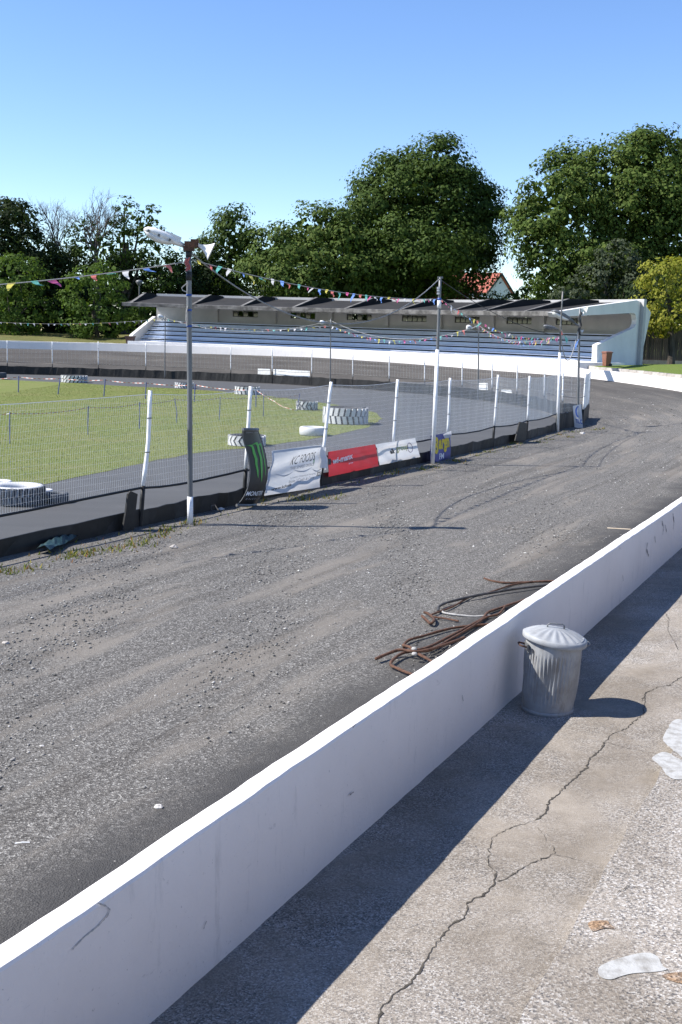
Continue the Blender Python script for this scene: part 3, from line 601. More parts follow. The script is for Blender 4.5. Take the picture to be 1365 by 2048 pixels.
for bi, ((a, ta, ka), (b, tb, kb)) in enumerate(zip(feet[:-1], feet[1:])):
    L = np.linalg.norm(b - a); d_ = np.array([*(b - a) / L, 0]); e_ = np.array([-d_[1], d_[0], 0]); near = kb == 'near'
    hb = .29 if near and bi < 8 else .62
    n_ = 14; mb = MB(); vs = []
    for i in range(n_ + 1):
        p = np.array([*(a + (b - a) * i / n_), 0]); w = .03 * noise1(bi * 9 + i * .8, 2); h_ = hb * (1 + (.14 if near else .05) * noise1(bi * 5 + i * .6, 7))
        q = p + e_ * w
        vs += [q - e_ * .015 + (0, 0, -.1), q - e_ * .015 + e_ * .05 * noise1(i + bi, 3) + (0, 0, h_), q + e_ * .015 + e_ * .05 * noise1(i + bi, 3) + (0, 0, h_), q + e_ * .015 + (0, 0, -.1)]
    fs = [(i * 4 + j, i * 4 + (j + 1) % 4, (i + 1) * 4 + (j + 1) % 4, (i + 1) * 4 + j) for i in range(n_) for j in range(4)] + [(0, 1, 2, 3), (n_ * 4 + 3, n_ * 4 + 2, n_ * 4 + 1, n_ * 4)]
    obj('kickboard', mb.add(vs, fs), M['black_paint'], fence)
    zr_ = .64 if near else .95
    rail = [np.array([*(a + (b - a) * i / 6), zr_ - .05 * math.sin(math.pi * i / 6) + .01 * noise1(bi + i, 1)]) for i in range(7)]
    obj('rail', MB().tube(rail, .022 if near else .014, 6), M['black_paint'], fence)
    topw = [np.array([*(a + (b - a) * i / 8), 0]) + (0, 0, (ta[2] * (8 - i) + tb[2] * i) / 8 - .06 - .05 * math.sin(math.pi * i / 8)) + (ta - np.array([*a, ta[2]])) * (8 - i) / 8 + (tb - np.array([*b, tb[2]])) * i / 8 for i in range(9)]
    obj('top_wire', MB().tube(topw, .005, 4), M['white_metal'], fence)
    # woven wire panel
    mb = MB(); sp = .05 if bi < 8 else .09; rw = .0018 if bi < 4 else (.003 if near else .0028)
    if not near: sp = .3
    nw = int(L / sp); zlo = .62 if near else .95; bulge = [random.uniform(-.04, .04) for _ in range(4)]
    def mp(u, v):                                           # u along the bay, v up the panel
        ba = np.array([*(a + (b - a) * u), 0]); lean = (ta - np.array([*a, ta[2]])) * (1 - u) + (tb - np.array([*b, tb[2]])) * u; zt = ta[2] * (1 - u) + tb[2] * u - .06 - .05 * math.sin(math.pi * u)
        z = zlo + (zt - zlo) * v; return ba + lean * (z / zt) + e_ * (.05 * math.sin(math.pi * u) * math.sin(math.pi * v) + .015 * noise1(u * 9 + v * 3 + bi, 5)) + d_ * .015 * noise1(v * 6 + u * 20, 2) + np.array([0, 0, z])
    for i in range(1, nw): mb.tube([mp(i / nw, v) for v in ((0, .5, 1) if near else (0, 1))], rw, 3, cap=False)
    nh = int((1.55 / sp) / 2) if near else 4
    for j in range(nh): mb.tube([mp(u, j / nh) for u in np.linspace(0, 1, 9)], rw * .5, 3, cap=False)
    obj('wire_mesh', mb, wire_m, fence, kind='stuff')
# bent black plates and scrap by the posts
def plate(px, r, label, hole=False):
    q = [AL(x, y, r) for x, y in px]; zmin = min(p[2] for p in q)
    for p in q: p[2] -= zmin - .0
    mb = MB().prism(q, np.array([*(-nv * .03), 0])); return tag(obj('steel_plate', mb, M['black_paint']), label, 'plate')
plate([(246, 1062), (252, 1030), (257, 990), (262, 984), (276, 990), (268, 1062)], 33.12, 'bent black steel plate standing at the foot of the leaning nearest post')
plate([(1031, 878), (1040, 840), (1055, 843), (1051, 880)], 33.2, 'dark torn board propped against the fence left of the two far lamp poles')
def white_board(px, label):
    ps = [AR(x, y, 33.55) for x, y in px]; mb = MB().prism(ps, (0, .04, 0)); tag(obj('white_board', mb, M['white_plastic']), label, 'board')
white_board([(516, 737), (541, 738), (541, 750), (516, 748)], 'short white board on the far fence left of its longer twin')
white_board([(547, 738), (620, 742), (620, 754), (547, 750)], 'long white board fixed to the far black kickboards')
white_board([(958, 766), (976, 766), (976, 784), (958, 783)], 'small pale board on the far fence beside a thin lamp pole')
white_board([(1003, 779), (1023, 780), (1026, 793), (1004, 792)], 'small tilted white board on the far fence nearest the bend')

# ------------------------------------------------------------------ lettering
def text_shape(txt, shear=0.0, bold=0.0):
    cu = bpy.data.curves.new('t', 'FONT'); cu.body = txt; cu.shear = shear; cu.offset = bold; cu.resolution_u = 3
    ob = bpy.data.objects.new('t', cu); COL.objects.link(ob); dg = bpy.context.evaluated_depsgraph_get(); me = bpy.data.meshes.new_from_object(ob.evaluated_get(dg))
    v = np.array([tuple(x.co) for x in me.vertices]); f = [tuple(p.vertices) for p in me.polygons]; bpy.data.objects.remove(ob); bpy.data.curves.remove(cu); bpy.data.meshes.remove(me)
    v = v[:, :2]; lo, hi = v.min(0), v.max(0); return (v - lo) / (hi - lo), f
def lettering(mb, txt, fn, u0, v0, u1, v1, shear=0, bold=0, mi=0, skew=0):   # box on the banner in u (left-right) v (bottom-top)
    v, f = text_shape(txt, shear, bold); mb.add([fn(u0 + (u1 - u0) * a, v0 + (v1 - v0) * b + skew * a) for a, b in v], f, mi)
def banner_fn(tl, tr_, br, bl, amp=.02, seed=0, out=None, curve=0):
    tl, tr_, br, bl = [np.array(p) for p in (tl, tr_, br, bl)]; nn = unit(np.cross(tr_ - tl, bl - tl)); nn = nn if nn @ (EYE - tl) > 0 else -nn
    def fn(u, v, lift=0.0):
        p = (tl * (1 - u) + tr_ * u) * v + (bl * (1 - u) + br * u) * (1 - v)
        w = amp * (noise1(u * 5 + v * 2.2, seed) + .6 * noise1(u * 2 - v * 6, seed + 3)) + curve * math.sin(math.pi * u)
        return p + nn * (w + lift)
    return fn, nn
def banner(name, label, fn, nn, m, nu=26, nv2=14, th=.004):
    root = thing(name, fn(.5, 0) - np.array([0, 0, .0]), label, 'banner'); mb = MB().grid(lambda u, v: fn(u, v), nu, nv2)
    obj('sheet', mb, m, root, smooth=True); return root
flat = lambda name, c, r=.6: mat(name, c, rough=r)
M['banner_white'] = mat('banner_white', (.66, .66, .66), (.6, .6, .61), 3, .5); M['banner_red'] = mat('banner_red', (.5, .03, .045), (.42, .025, .035), 3, .45)
M['banner_blue'] = mat('banner_blue', (.05, .06, .2), (.03, .04, .15), 3, .5); M['ink'] = flat('ink_black', (.03, .03, .035)); M['ink_grey'] = flat('ink_grey', (.3, .3, .31))
M['ink_white'] = flat('ink_white', (.75, .75, .75)); M['ink_green'] = flat('ink_green', (.1, .38, .07)); M['ink_yellow'] = flat('ink_yellow', (.66, .5, .02)); M['ink_blue'] = flat('ink_blue', (.05, .12, .4))
M['ink_olive'] = flat('ink_olive', (.4, .42, .12)); M['ink_purple'] = flat('ink_purple', (.16, .12, .25)); M['black_vinyl'] = mat('black_vinyl', (.012, .012, .012), (.022, .02, .018), 4, .45)
def vinyl(m, amt):
    nt = m.node_tree; bs = nt.nodes['Principled BSDF']; tr_ = mk(nt, 'ShaderNodeBsdfTranslucent'); ms = mk(nt, 'ShaderNodeMixShader'); ms.inputs[0].default_value = amt; src = bs.inputs['Base Color'].links[0].from_socket
    nt.links.new(src, tr_.inputs[0]); nt.links.new(bs.outputs[0], ms.inputs[1]); nt.links.new(tr_.outputs[0], ms.inputs[2]); nt.links.new(ms.outputs[0], nt.nodes['Material Output'].inputs[0])
vinyl(M['banner_white'], .45); vinyl(M['banner_red'], .35); vinyl(M['banner_blue'], .25)
RA = 33.1
# tall curved black panel with the green claw mark
zpx = lambda x, y: (470 + x / 6.825, 840 + y / 6.825)
lc = [(110, 130), (103, 230), (118, 330), (135, 450), (137, 600), (120, 740), (95, 880), (50, 1010), (25, 1085)]; rc = [(312, 130), (345, 215), (362, 320), (375, 450), (378, 600), (365, 740), (335, 870), (300, 1000), (285, 1080)]
Lp = [AL(*zpx(*p), 33.35) for p in lc]; Rp = [AL(*zpx(*p), 33.35) for p in rc]
dz = min(Lp[-1][2], Rp[-1][2]) - .02
def mon(u, v, lift=0.0):
    q = (1 - v) * (len(Lp) - 1); i = min(int(q), len(Lp) - 2); t = q - i
    p = (Lp[i] * (1 - t) + Lp[i + 1] * t) * (1 - u) + (Rp[i] * (1 - t) + Rp[i + 1] * t) * u
    return p - np.array([0, 0, dz]) * (1 - v) * 1.0 + np.array([*nv, 0]) * (lift + .06 * math.sin(math.pi * u) + .22 * math.sin(math.pi * v) * (1 - v))
b = thing('advert_banner', mon(.5, 0), 'tall curved black panel with green claw marks leaning on the fence', 'banner')
mb = MB().grid(lambda u, v: mon(u, v), 8, 24); mb.grid(lambda u, v: mon(1 - u, v, -.012), 8, 24); obj('sheet', mb, M['black_vinyl'], b, smooth=True)
mb = MB()
for e0 in (0, 1): mb.tube([mon(e0, v, .004) for v in np.linspace(0, 1, 20)], .006, 5)
mb.tube([mon(u, 1, .0) for u in np.linspace(0, 1, 6)], .035, 6); mb.tube([mon(u, 0, .0) for u in np.linspace(0, 1, 6)], .03, 6); obj('edge_trim', mb, M['galv'], b)
def uvm(x, y):                                              # zoom pixel -> u, v on the panel
    ys = [p[1] for p in lc]; v = 1 - float(np.interp(y, ys, np.linspace(0, 1, len(lc)))); xl = float(np.interp(y, ys, [p[0] for p in lc])); xr = float(np.interp(y, [p[1] for p in rc], [p[0] for p in rc])); return (x - xl) / (xr - xl), v
mb = MB()
for strip in ([(140, 325, 60), (165, 318, 40), (185, 345, 22), (192, 420, 26), (205, 490, 28), (200, 560, 22), (205, 640, 20), (203, 730, 4)], [(205, 312, 50), (235, 290, 40), (250, 330, 30), (252, 400, 28), (265, 470, 30), (262, 540, 30), (255, 620, 24), (250, 700, 18), (245, 780, 4)], [(272, 322, 40), (298, 305, 30), (308, 350, 20), (308, 430, 18), (320, 500, 18), (316, 580, 16), (318, 640, 14), (313, 700, 4)]):
    vs = []
    for (x, y, w) in strip: vs += [mon(*uvm(x - w / 2, y + (6 if w > 30 else 0)), .006), mon(*uvm(x + w / 2, y), .006)]
    mb.add(vs, [(2 * i, 2 * i + 1, 2 * i + 3, 2 * i + 2) for i in range(len(strip) - 1)])
obj('claw_mark', mb, M['ink_green'], b)
mb = MB(); lettering(mb, 'MONSTER', lambda u, v: mon(u, v, .006), .05, .17, .92, .225, bold=.012); obj('lettering', mb, M['ink_white'], b)
mb = MB(); lettering(mb, 'E N E R G Y', lambda u, v: mon(u, v, .006), .14, .115, .86, .14); lettering(mb, 'ZERO  ULTRA', lambda u, v: mon(u, v, .006), .12, .945, .95, .962); obj('lettering', mb, M['ink_grey'], b)
# white food wholesaler's banner
tl, tr_, br, bl = AL(*zpx(505, 420), 33.12), AL(*zpx(1215, 335), 33.12), AL(*zpx(1150, 920), 33.3), AL(*zpx(400, 1035), 33.3)
fn, nn = banner_fn(tl, tr_, br, bl, .04, 4, curve=.05)
b = banner('advert_banner', 'large crumpled white banner with dark lettering right of the tall black panel', fn, nn, M['banner_white'])
f2 = lambda u, v: fn(u, v, .008)
for (txt, box_, kw, m_) in (('KC FOODS', (.37, .61, .82, .8), dict(shear=.25, bold=-.004, skew=.05), 'ink'), ('www.kcfoods', (.09, .085, .42, .15), dict(bold=.02, skew=.05), 'ink'), ('SO3', (.9, .27, .99, .37), dict(bold=.03), 'ink'),
        ('THE SMART CHOICE', (.38, .5, .8, .57), dict(shear=.2, skew=.03), 'ink_grey'), ('ls, Snacks, Catering & Packaging', (.38, .285, .87, .335), dict(skew=.03), 'ink_grey'), ('lesale / Cash & Carry', (.36, .18, .87, .27), dict(shear=.15, skew=.02), 'ink_grey')):
    mb = MB(); lettering(mb, txt, f2, *box_, **kw); obj('lettering', mb, M[m_], b)
mb = MB()
for (u0, u1, vv) in ((.1, .42, .455), (.42, .78, .5), (.78, 1.0, .46)):
    n_ = 10; vs = []
    for i in range(n_ + 1): u = u0 + (u1 - u0) * i / n_; q = -.06 * math.sin(math.pi * i / n_); vs += [f2(u, vv + q), f2(u, vv + q - .028 * math.sin(math.pi * (i + .6) / (n_ + 1.2)))]
    mb.add(vs, [(2 * i, 2 * i + 1, 2 * i + 3, 2 * i + 2) for i in range(n_)])
obj('swoosh', mb, flat('ink_silver', (.36, .38, .42)), b)
mb = MB().add([f2(.775, .63), f2(.79, .69), f2(.8, .64), f2(.785, .54), f2(.775, .56)], [(0, 1, 2, 3, 4)]); obj('leaf_mark', mb, M['ink_green'], b)
mb = MB().grid(lambda u, v: fn(.02 + .96 * u, .94 + .05 * v, .006), 16, 1); mb.grid(lambda u, v: fn(.0 + .03 * u, .05 + .9 * v, .006), 1, 10); obj('hem', mb, flat('hem_grey', (.42, .43, .46)), b)
# loose white sheet end over the post
mb = MB().grid(lambda u, v: np.array(fn(.9 + .13 * u, .45 + .5 * v)) + nn * (.05 + .12 * math.sin(math.pi * u) * (1 - .4 * v)) - np.array([0, 0, .06 * u]), 8, 8); obj('folded_corner', mb, M['banner_white'], b, smooth=True)
# red banner
zq = lambda x, y: (640 + x / 4.875, 850 + y / 4.875)
tl, tr_, br, bl = AL(*zq(78, 262), 33.08), AL(*zq(545, 188), 33.08), AL(*zq(578, 400), 33.12), AL(*zq(88, 505), 33.12)
fn, nn = banner_fn(tl, tr_, br, bl, .016, 8); b = banner('advert_banner', 'red banner with white lettering hung low on the fence', fn, nn, M['banner_red'])
mb = MB(); lettering(mb, 'wi-manx', lambda u, v: fn(u, v, .008), .08, .46, .47, .7, bold=.03, shear=.1, skew=.1); lettering(mb, 'group', lambda u, v: fn(u, v, .008), .37, .35, .46, .4, bold=.03, skew=.01); obj('lettering', mb, M['ink_white'], b)
mb = MB().add([fn(.0, .72, .007), fn(.05, .72, .007), fn(.05, .47, .007), fn(.0, .47, .007)], [(0, 1, 2, 3)]); obj('patch', mb, M['ink'], b)
# white 'group' banner
tl, tr_, br, bl = AL(*zq(548, 190), 33.08), AL(*zq(932, 125), 33.08), AL(*zq(972, 312), 33.1), AL(*zq(585, 392), 33.1)
fn, nn = banner_fn(tl, tr_, br, bl, .02, 13); b = banner('advert_banner', 'white banner with olive lettering behind a black post foot, right of the red banner', fn, nn, M['banner_white'])
f2 = lambda u, v: fn(u, v, .012)
mb = MB(); lettering(mb, 'elk', f2, .3, .42, .42, .66, bold=.05); obj('lettering', mb, M['ink'], b); mb = MB(); lettering(mb, 'group', f2, .46, .4, .74, .68, skew=.03, bold=.01); obj('lettering', mb, M['ink_olive'], b)
mb = MB(); mb.tube([f2(.79 + .06 * math.cos(a), .57 + .24 * math.sin(a)) for a in np.linspace(0, 2 * math.pi, 18)], .008, 4, cap=False); obj('ring_mark', mb, M['ink_purple'], b)
# blue banner with yellow letters
tl, tr_, br, bl = AL(*zq(1080, 105), 33.2), AL(*zq(1275, 70), 33.2), AL(*zq(1275, 340), 33.2), AL(*zq(1078, 375), 33.2)
fn, nn = banner_fn(tl, tr_, br, bl, .015, 17); b = banner('advert_banner', 'small dark blue banner with big yellow letters at the foot of the white pole', fn, nn, M['banner_blue'], 14, 14)
f2 = lambda u, v: fn(u, v, .008)
mb = MB(); lettering(mb, '8', f2, .16, .3, .38, .92, bold=.05); lettering(mb, 'argn', f2, .4, .3, .92, .8, bold=.05, skew=.03); obj('lettering', mb, M['ink_yellow'], b); mb = MB(); lettering(mb, 'FM', f2, .42, .1, .66, .3, bold=.02); obj('lettering', mb, M['ink_white'], b)
mb = MB().add([fn(.55, .98, .03), fn(.98, 1.06, .03), fn(.98, .9, .05), fn(.8, .82, .06), fn(.6, .84, .05)], [(0, 1, 2, 3, 4)]); obj('torn_flap', mb, M['banner_white'], b)
# leaning white and blue sign on the bend
zb_ = lambda x, y: (1020 + x / 6.825, 740 + y / 6.825)
Yb = G(1157, 856)[1]; tl, tr_, br, bl = [AY(*zb_(*p), Yb) for p in ((862, 490), (975, 465), (1000, 805), (885, 780))]
fn, nn = banner_fn(tl, tr_, br, bl, .02, 21); b = banner('advert_sign', 'white and blue sign wrapped round the pole where the fence turns', fn, nn, M['banner_white'], 10, 14)
f2 = lambda u, v: fn(u, v, .02)
mb = MB(); n_ = 12; vs = []
for i in range(n_ + 1): a = rad(70 + 200 * i / n_); vs += [f2(.55 + .34 * math.cos(a), .7 + .24 * math.sin(a)), f2(.6 + .2 * math.cos(a), .7 + .2 * math.sin(a))]
mb.add(vs, [(2 * i, 2 * i + 1, 2 * i + 3, 2 * i + 2) for i in range(n_)]); lettering(mb, 'TLC', f2, .2, .2, .95, .38, bold=.03); obj('lettering', mb, M['ink_blue'], b)

# ------------------------------------------------------------------ lamp and speaker poles
def along(pts, q):
    L = [np.linalg.norm(b - a) for a, b in zip(pts[:-1], pts[1:])]; d_ = q * sum(L)
    for i, l in enumerate(L):
        if d_ <= l or i == len(L) - 1: return pts[i] + (pts[i + 1] - pts[i]) * (d_ / l)
        d_ -= l
def loft(mb, secs, mi=0):                                    # list of closed rings (same count)
    n_ = len(secs[0]); vs = [p for r in secs for p in r]
    fs = [(i * n_ + j, i * n_ + (j + 1) % n_, (i + 1) * n_ + (j + 1) % n_, (i + 1) * n_ + j) for i in range(len(secs) - 1) for j in range(n_)] + [tuple(range(n_ - 1, -1, -1)), tuple((len(secs) - 1) * n_ + j for j in range(n_))]
    return mb.add(vs, fs, mi)
def ring(c, ax, ay, w, h, n_=10, flat_top=0.0, pw=2.6):
    out = []
    for j in range(n_):
        q = 2 * math.pi * j / n_; cx, sy = math.cos(q), math.sin(q); x = abs(cx) ** (2 / pw) * math.copysign(1, cx); y = abs(sy) ** (2 / pw) * math.copysign(1, sy)
        out.append(np.array(c) + np.array(ax) * x * w + np.array(ay) * y * h)
    return out
def lantern(parent, tip, tail, w, name='lamp_head', m=None, bowl_m=None):
    tip, tail = np.array(tip), np.array(tail); d_ = unit(tip - tail); L = np.linalg.norm(tip - tail); side = unit(np.cross(d_, (0, 0, 1))); upv = np.cross(side, d_); mb = MB()
    loft(mb, [ring(tail + d_ * L * q + upv * w * hh * .35, side, upv, w * ww_, w * hh) for q, ww_, hh in ((0, .32, .22), (.12, .4, .3), (.3, .75, .42), (.5, .95, .5), (.75, 1.0, .48), (.93, .85, .34), (1, .5, .12))])
    o = obj(name, mb, m or M['white_plastic'], parent, smooth=True)
    mb = MB(); loft(mb, [ring(tail + d_ * L * q - upv * w * hh * .75, side, upv, w * ww_, w * hh) for q, ww_, hh in ((.25, .5, .08), (.35, .8, .28), (.6, .95, .42), (.85, .9, .32), (.97, .5, .1))]); obj('lamp_bowl', mb, bowl_m or M['white_plastic'], o, smooth=True)
    mb = MB()
    for q in (.35, .62, .88): mb.box(tail + d_ * L * q + side * w * .9 * (1 if side @ (EYE - tip) > 0 else -1), (.03 * w / .14, .02, .04), [d_, side, upv])
    obj('clip', mb, M['steel_dark'], o); return o, d_, side, upv
def horn(parent, throat, mouth, size, m=None):
    throat, mouth = np.array(throat), np.array(mouth); d_ = unit(mouth - throat); L = np.linalg.norm(mouth - throat); side = unit(np.cross(d_, (0, 0, 1))); upv = np.cross(side, d_); mb = MB(); rings = []
    for q in np.linspace(0, 1, 8): w = size * (.16 + .84 * q ** 2.0); rings.append(ring(throat + d_ * L * q, side, upv, w * .75, w, 12, pw=5))
    for q in np.linspace(1, .15, 6): w = size * (.16 + .84 * q ** 2.0) - .012; rings.append(ring(throat + d_ * (L * q - .001), side, upv, w * .75, w, 12, pw=5))
    loft(mb, rings); return obj('horn_speaker', mb, m or M['white_plastic'], parent, smooth=False)
def pole(name, label, pts, r0_, r1, m, group=None, cat='pole'):
    t = thing(name, pts[0], label, cat, group); n_ = 12; pp = [along(pts, q) for q in np.linspace(0, 1, n_)]; pp[0] = pp[0] - (0, 0, .2)
    obj('shaft', MB().tube(pp, list(np.linspace(r0_, r1, n_)), 12), m, t, smooth=True); return t, pts
def collar(t, pts, q0, q1, r, m, name='tape_band'): obj(name, MB().tube([along(pts, q0), along(pts, q1)], r, 12), m, t, smooth=True)
RP = 33.55
gb = AL(381, 1041, RP); gb[2] = 0; GY = gb[1]; gpts = [gb, AY(380, 800, GY), AY(378, 500, GY)]
gt, _ = pole('lamp_pole', 'tall grey lamp pole nearest the camera with white floodlight and horn loudspeaker', gpts, .044, .042, M['galv'], cat='lamp pole')
collar(gt, gpts, 0, .105, .05, M['white_metal'], 'white_sleeve')
for y0_, y1_ in ((588, 584), (617, 613), (648, 644)): collar(gt, gpts, (1041 - y0_) / 541, (1041 - y1_) / 541, .046, M['tape_blue'])
collar(gt, gpts, (1041 - 558) / 541, (1041 - 541) / 541, .048, M['rubber']); collar(gt, gpts, .975, 1.0, .05, M['dark_trim_gap_shade'], 'cap_band')
lh, d_, sd, uv_ = lantern(gt, AY(288, 459, GY - .1), AY(368, 493, GY), .15)
obj('ballast_box', MB().box(AY(345, 478, GY - .02) + uv_ * .03, (.26, .17, .09), [d_, sd, uv_]), M['white_plastic'], lh)
mb = MB(); mb.box(AY(383, 489, GY), (.2, .16, .09)).box(AY(390, 487, GY), (.12, .1, .13)); obj('bracket', mb, M['rust_dark'], gt)
obj('bracket_plate', MB().box(AY(378, 497, GY - .06), (.18, .03, .08)), M['rust'], gt)
horn(gt, AY(395, 489, GY), AY(423, 503, GY + .02), .15)
obj('hanging_rag', MB().grid(lambda u, v: AY(371 + 9 * u + 2 * math.sin(v * 7), 541 - 25 * v + 2 * math.sin(u * 6), GY - .06 + .02 * math.sin(u * 9 + v * 5)), 4, 6), FLAGM['red'], gt)
mb = MB().tube([AY(x, y, GY - .05) for x, y in ((374, 567), (368, 572), (364, 576), (366, 581), (374, 584))], .009, 5); mb2 = MB().tube([AY(x, y, GY - .05) for x, y in ((376, 612), (373.5, 625), (373, 640), (375, 652))], .011, 5)
obj('loose_cable', mb, M['rope'], gt); obj('loose_cable', mb2, M['rope'], gt)
wb = AL(866, 922, 33.3); wb[2] = 0; WY = wb[1]; wpts = [wb, AY(868, 860, WY), AY(875.5, 700, WY), AY(881, 555, WY)]
wt, _ = pole('cable_pole', 'slim leaning pole with white lower half above the dark blue banner', wpts, .045, .036, M['galv'], cat='pole')
collar(wt, wpts, .0, .62, .052, M['white_metal'], 'white_sleeve'); collar(wt, wpts, .838, .88, .052, M['white_metal'], 'white_sleeve'); collar(wt, wpts, .878, .893, .05, M['tape_blue'])
mb = MB()
for y_ in (576, 581, 587): mb.box(AY(877, y_, WY - .04), (.06, .06, .05))
obj('clamp', mb, M['white_plastic'], wt); obj('hook', MB().box(AY(881, 555, WY), (.14, .04, .05)), M['galv'], wt)
# the pair on the bend
lb = G(1116, 864); LY = lb[1]; lpts = [lb, AY(1119, 740, LY), AY(1121.5, 660, LY), AY(1126, 583, LY)]
lt, _ = pole('lamp_pole', 'thin tall pole, left of the pair on the bend, white below and rusty above', lpts, .045, .028, M['steel_dark'], cat='pole')
collar(lt, lpts, 0, .57, .05, M['white_metal'], 'white_sleeve')
lantern(lt, AY(1087, 652, LY), AY(1115, 659, LY), .13, m=M['galv'], bowl_m=M['galv']); obj('arm', MB().tube([AY(1110, 657, LY), AY(1121, 661, LY)], .015, 6), M['galv'], lt)
hb_ = G(1156, 853); HY = hb_[1]; hpts = [hb_, AY(1158, 720, HY), AY(1160.5, 617, HY)]
ht, _ = pole('lamp_pole', 'grey lamp pole, right of the pair on the bend, with street lantern and small horns', hpts, .05, .04, M['galv'], cat='lamp pole')
lantern(ht, AY(1105, 622, HY - .3), AY(1148, 645, HY), .2, m=M['galv']); obj('arm', MB().tube([AY(1140, 641, HY - .05), AY(1159, 652, HY)], .035, 8), M['galv'], ht)
horn(ht, AY(1163, 617, HY), AY(1174, 620, HY), .12); horn(ht, AY(1160, 627, HY), AY(1167, 628, HY), .09); horn(ht, AY(1160, 660, HY), AY(1166, 663, HY), .08)
obj('cable_bundle', MB().tube([along(hpts, q) + (.04 * math.sin(q * 60), -.03, 0) for q in np.linspace(.78, .97, 16)], .05, 6), M['rubber'], ht)
# three slim poles across the infield
for (x, yt, yb, lx, ly, lab) in ((331, 630, 762, 321, 632, 'slim far lamp pole in front of the left end of the grandstand'), (662, 638, 775, 645, 644, 'slim far lamp pole in front of the middle of the grandstand'), (958, 645, 797, 938, 654, 'slim far lamp pole near the right part of the benches')):
    p = AR(x - 1, yb - 6, 33.1); Yp = p[1]; pts = [np.array([p[0], p[1], 0]), AY(x, yt, Yp)]
    t, _ = pole('lamp_pole', lab, pts, .045, .035, M['galv'], cat='lamp pole'); lantern(t, AY(lx - 5, ly - 1, Yp), AY(lx + 7, ly + 4, Yp), .22); obj('arm', MB().tube([AY(lx + 6, ly + 4, Yp), AY(x, ly + 10, Yp)], .02, 5), M['galv'], t)

# ------------------------------------------------------------------ cables and bunting
def sagline(a, b, sag, n_=24): return [a + (b - a) * q - np.array([0, 0, sag * 4 * q * (1 - q)]) for q in np.linspace(0, 1, n_ + 1)]
def hung_cable(label, a, b, sag, r=.014, m='cable'): tag(obj('overhead_cable', MB().tube(sagline(np.array(a), np.array(b), sag), r, 5), M[m]), label, 'cable')
hung_cable('thick grey cable sagging from the nearest lamp pole to the slim white pole', AY(381, 505, GY), AY(880, 557, WY), 1.15, .013)
hung_cable('thin dark cable running from the slim white pole towards the bend poles', AY(882, 560, WY), AY(1121, 672, LY), .25, .01, 'rubber')
hung_cable('grey cable strung between the left and middle far lamp poles', AY(331, 636, 84.0), AR(662, 641, 33.1), .9, .018)
hung_cable('grey cable strung between the middle and right far lamp poles', AR(662, 641, 33.1), AR(958, 652, 33.1), 1.0, .018)
hung_cable('pale looped cable hanging between the pair of poles on the bend', AY(1121, 660, LY), AY(1157, 660, HY), 1.15, .018, 'rope')
ck = list(FLAGC)
def bunting(label, pts, spacing, size, seed, drift=.6, pale=False):
    rr = random.Random(seed); L = [0]
    for a, b in zip(pts[:-1], pts[1:]): L.append(L[-1] + np.linalg.norm(b - a))
    mid = pts[len(pts) // 2]; t = thing('bunting', mid, label, 'bunting'); obj('cord', MB().tube(pts, .008 if size < .3 else .012, 4), M['rope'], t)
    def at(d_): i = min(max(int(np.searchsorted(L, d_)) - 1, 0), len(pts) - 2); q = (d_ - L[i]) / (L[i + 1] - L[i]); return pts[i] + (pts[i + 1] - pts[i]) * q, unit(pts[i + 1] - pts[i])
    d0 = spacing * .4; k = rr.randrange(6); seq = ['yellow', 'white', 'red', 'white', 'teal', 'white'] if pale else ['yellow', 'red', 'teal', 'pink', 'white', 'blue']
    while d0 < L[-1] - spacing * .3:
        p, tv_ = at(d0); w = size * rr.uniform(.75, 1.1); hgt = size * rr.uniform(.8, 1.35); side = np.cross(tv_, (0, 0, 1)); side = unit(side)
        dn = unit(np.array([0, 0, -1]) * rr.uniform(.4, 1.0) + tv_ * drift * rr.uniform(-.2, 1.3) + side * rr.uniform(-.5, .5)); mb = MB(); n_ = 4; ph = rr.random() * 6
        rows = []
        for i in range(n_ + 1):
            q = i / n_; c_ = p + dn * hgt * q + side * .12 * size * math.sin(q * 5 + ph) + np.array([0, 0, .1 * size * math.sin(q * 4 + ph)]); ww_ = w * (1 - q) * .5 + .006
            rows += [c_ - tv_ * ww_ + side * .05 * size * math.sin(ph + q * 7), c_ + tv_ * ww_ - side * .05 * size * math.sin(ph * 2 + q * 6)]
        mb.add(rows, [(2 * i, 2 * i + 1, 2 * i + 3, 2 * i + 2) for i in range(n_)]); obj('flag', mb, FLAGM[seq[k % 6]], t); k += rr.choice((1, 1, 1, 2)); d0 += spacing * rr.uniform(.8, 1.2)
bunting('bunting string running off the left edge from the nearest lamp pole', sagline(AY(-150, 580, 14.5), AY(376, 523, GY), .05), .36, .13, 1, 1.4)
bunting('bunting string between the nearest lamp pole and the slim white pole', sagline(AY(386, 520, GY), AY(876, 598, WY), .18, 30), .33, .14, 2, 1.4)
bunting('bunting string from the slim white pole down to the bend poles', sagline(AY(882, 598, WY), AY(1120, 672, LY), .42), .36, .16, 3, 1.2)
bunting('far bunting string left of the grandstand in front of dark trees', sagline(AR(-60, 640, 33.1), AR(330, 637, 33.1), .35), .55, .17, 4, pale=True)
bunting('far bunting string between the left and middle far lamp poles', sagline(AR(332, 637, 33.1), AR(661, 650, 33.1), .55), .55, .2, 5, pale=True)
bunting('far bunting string between the middle and right far lamp poles', sagline(AR(663, 651, 33.1), AR(957, 651, 33.1), .95), .52, .22, 6)
bunting('far bunting string from the right far lamp pole to the bend poles', sagline(AR(959, 651, 33.1), AY(1120, 672, LY), .5), .5, .22, 7)
bunting('short tangled bunting hanging between the pair of poles on the bend', [AY(x, y, LY + .3) for x, y in ((1122, 655), (1127, 668), (1138, 682), (1150, 690), (1156, 682), (1157, 665))], .32, .26, 8, .1)

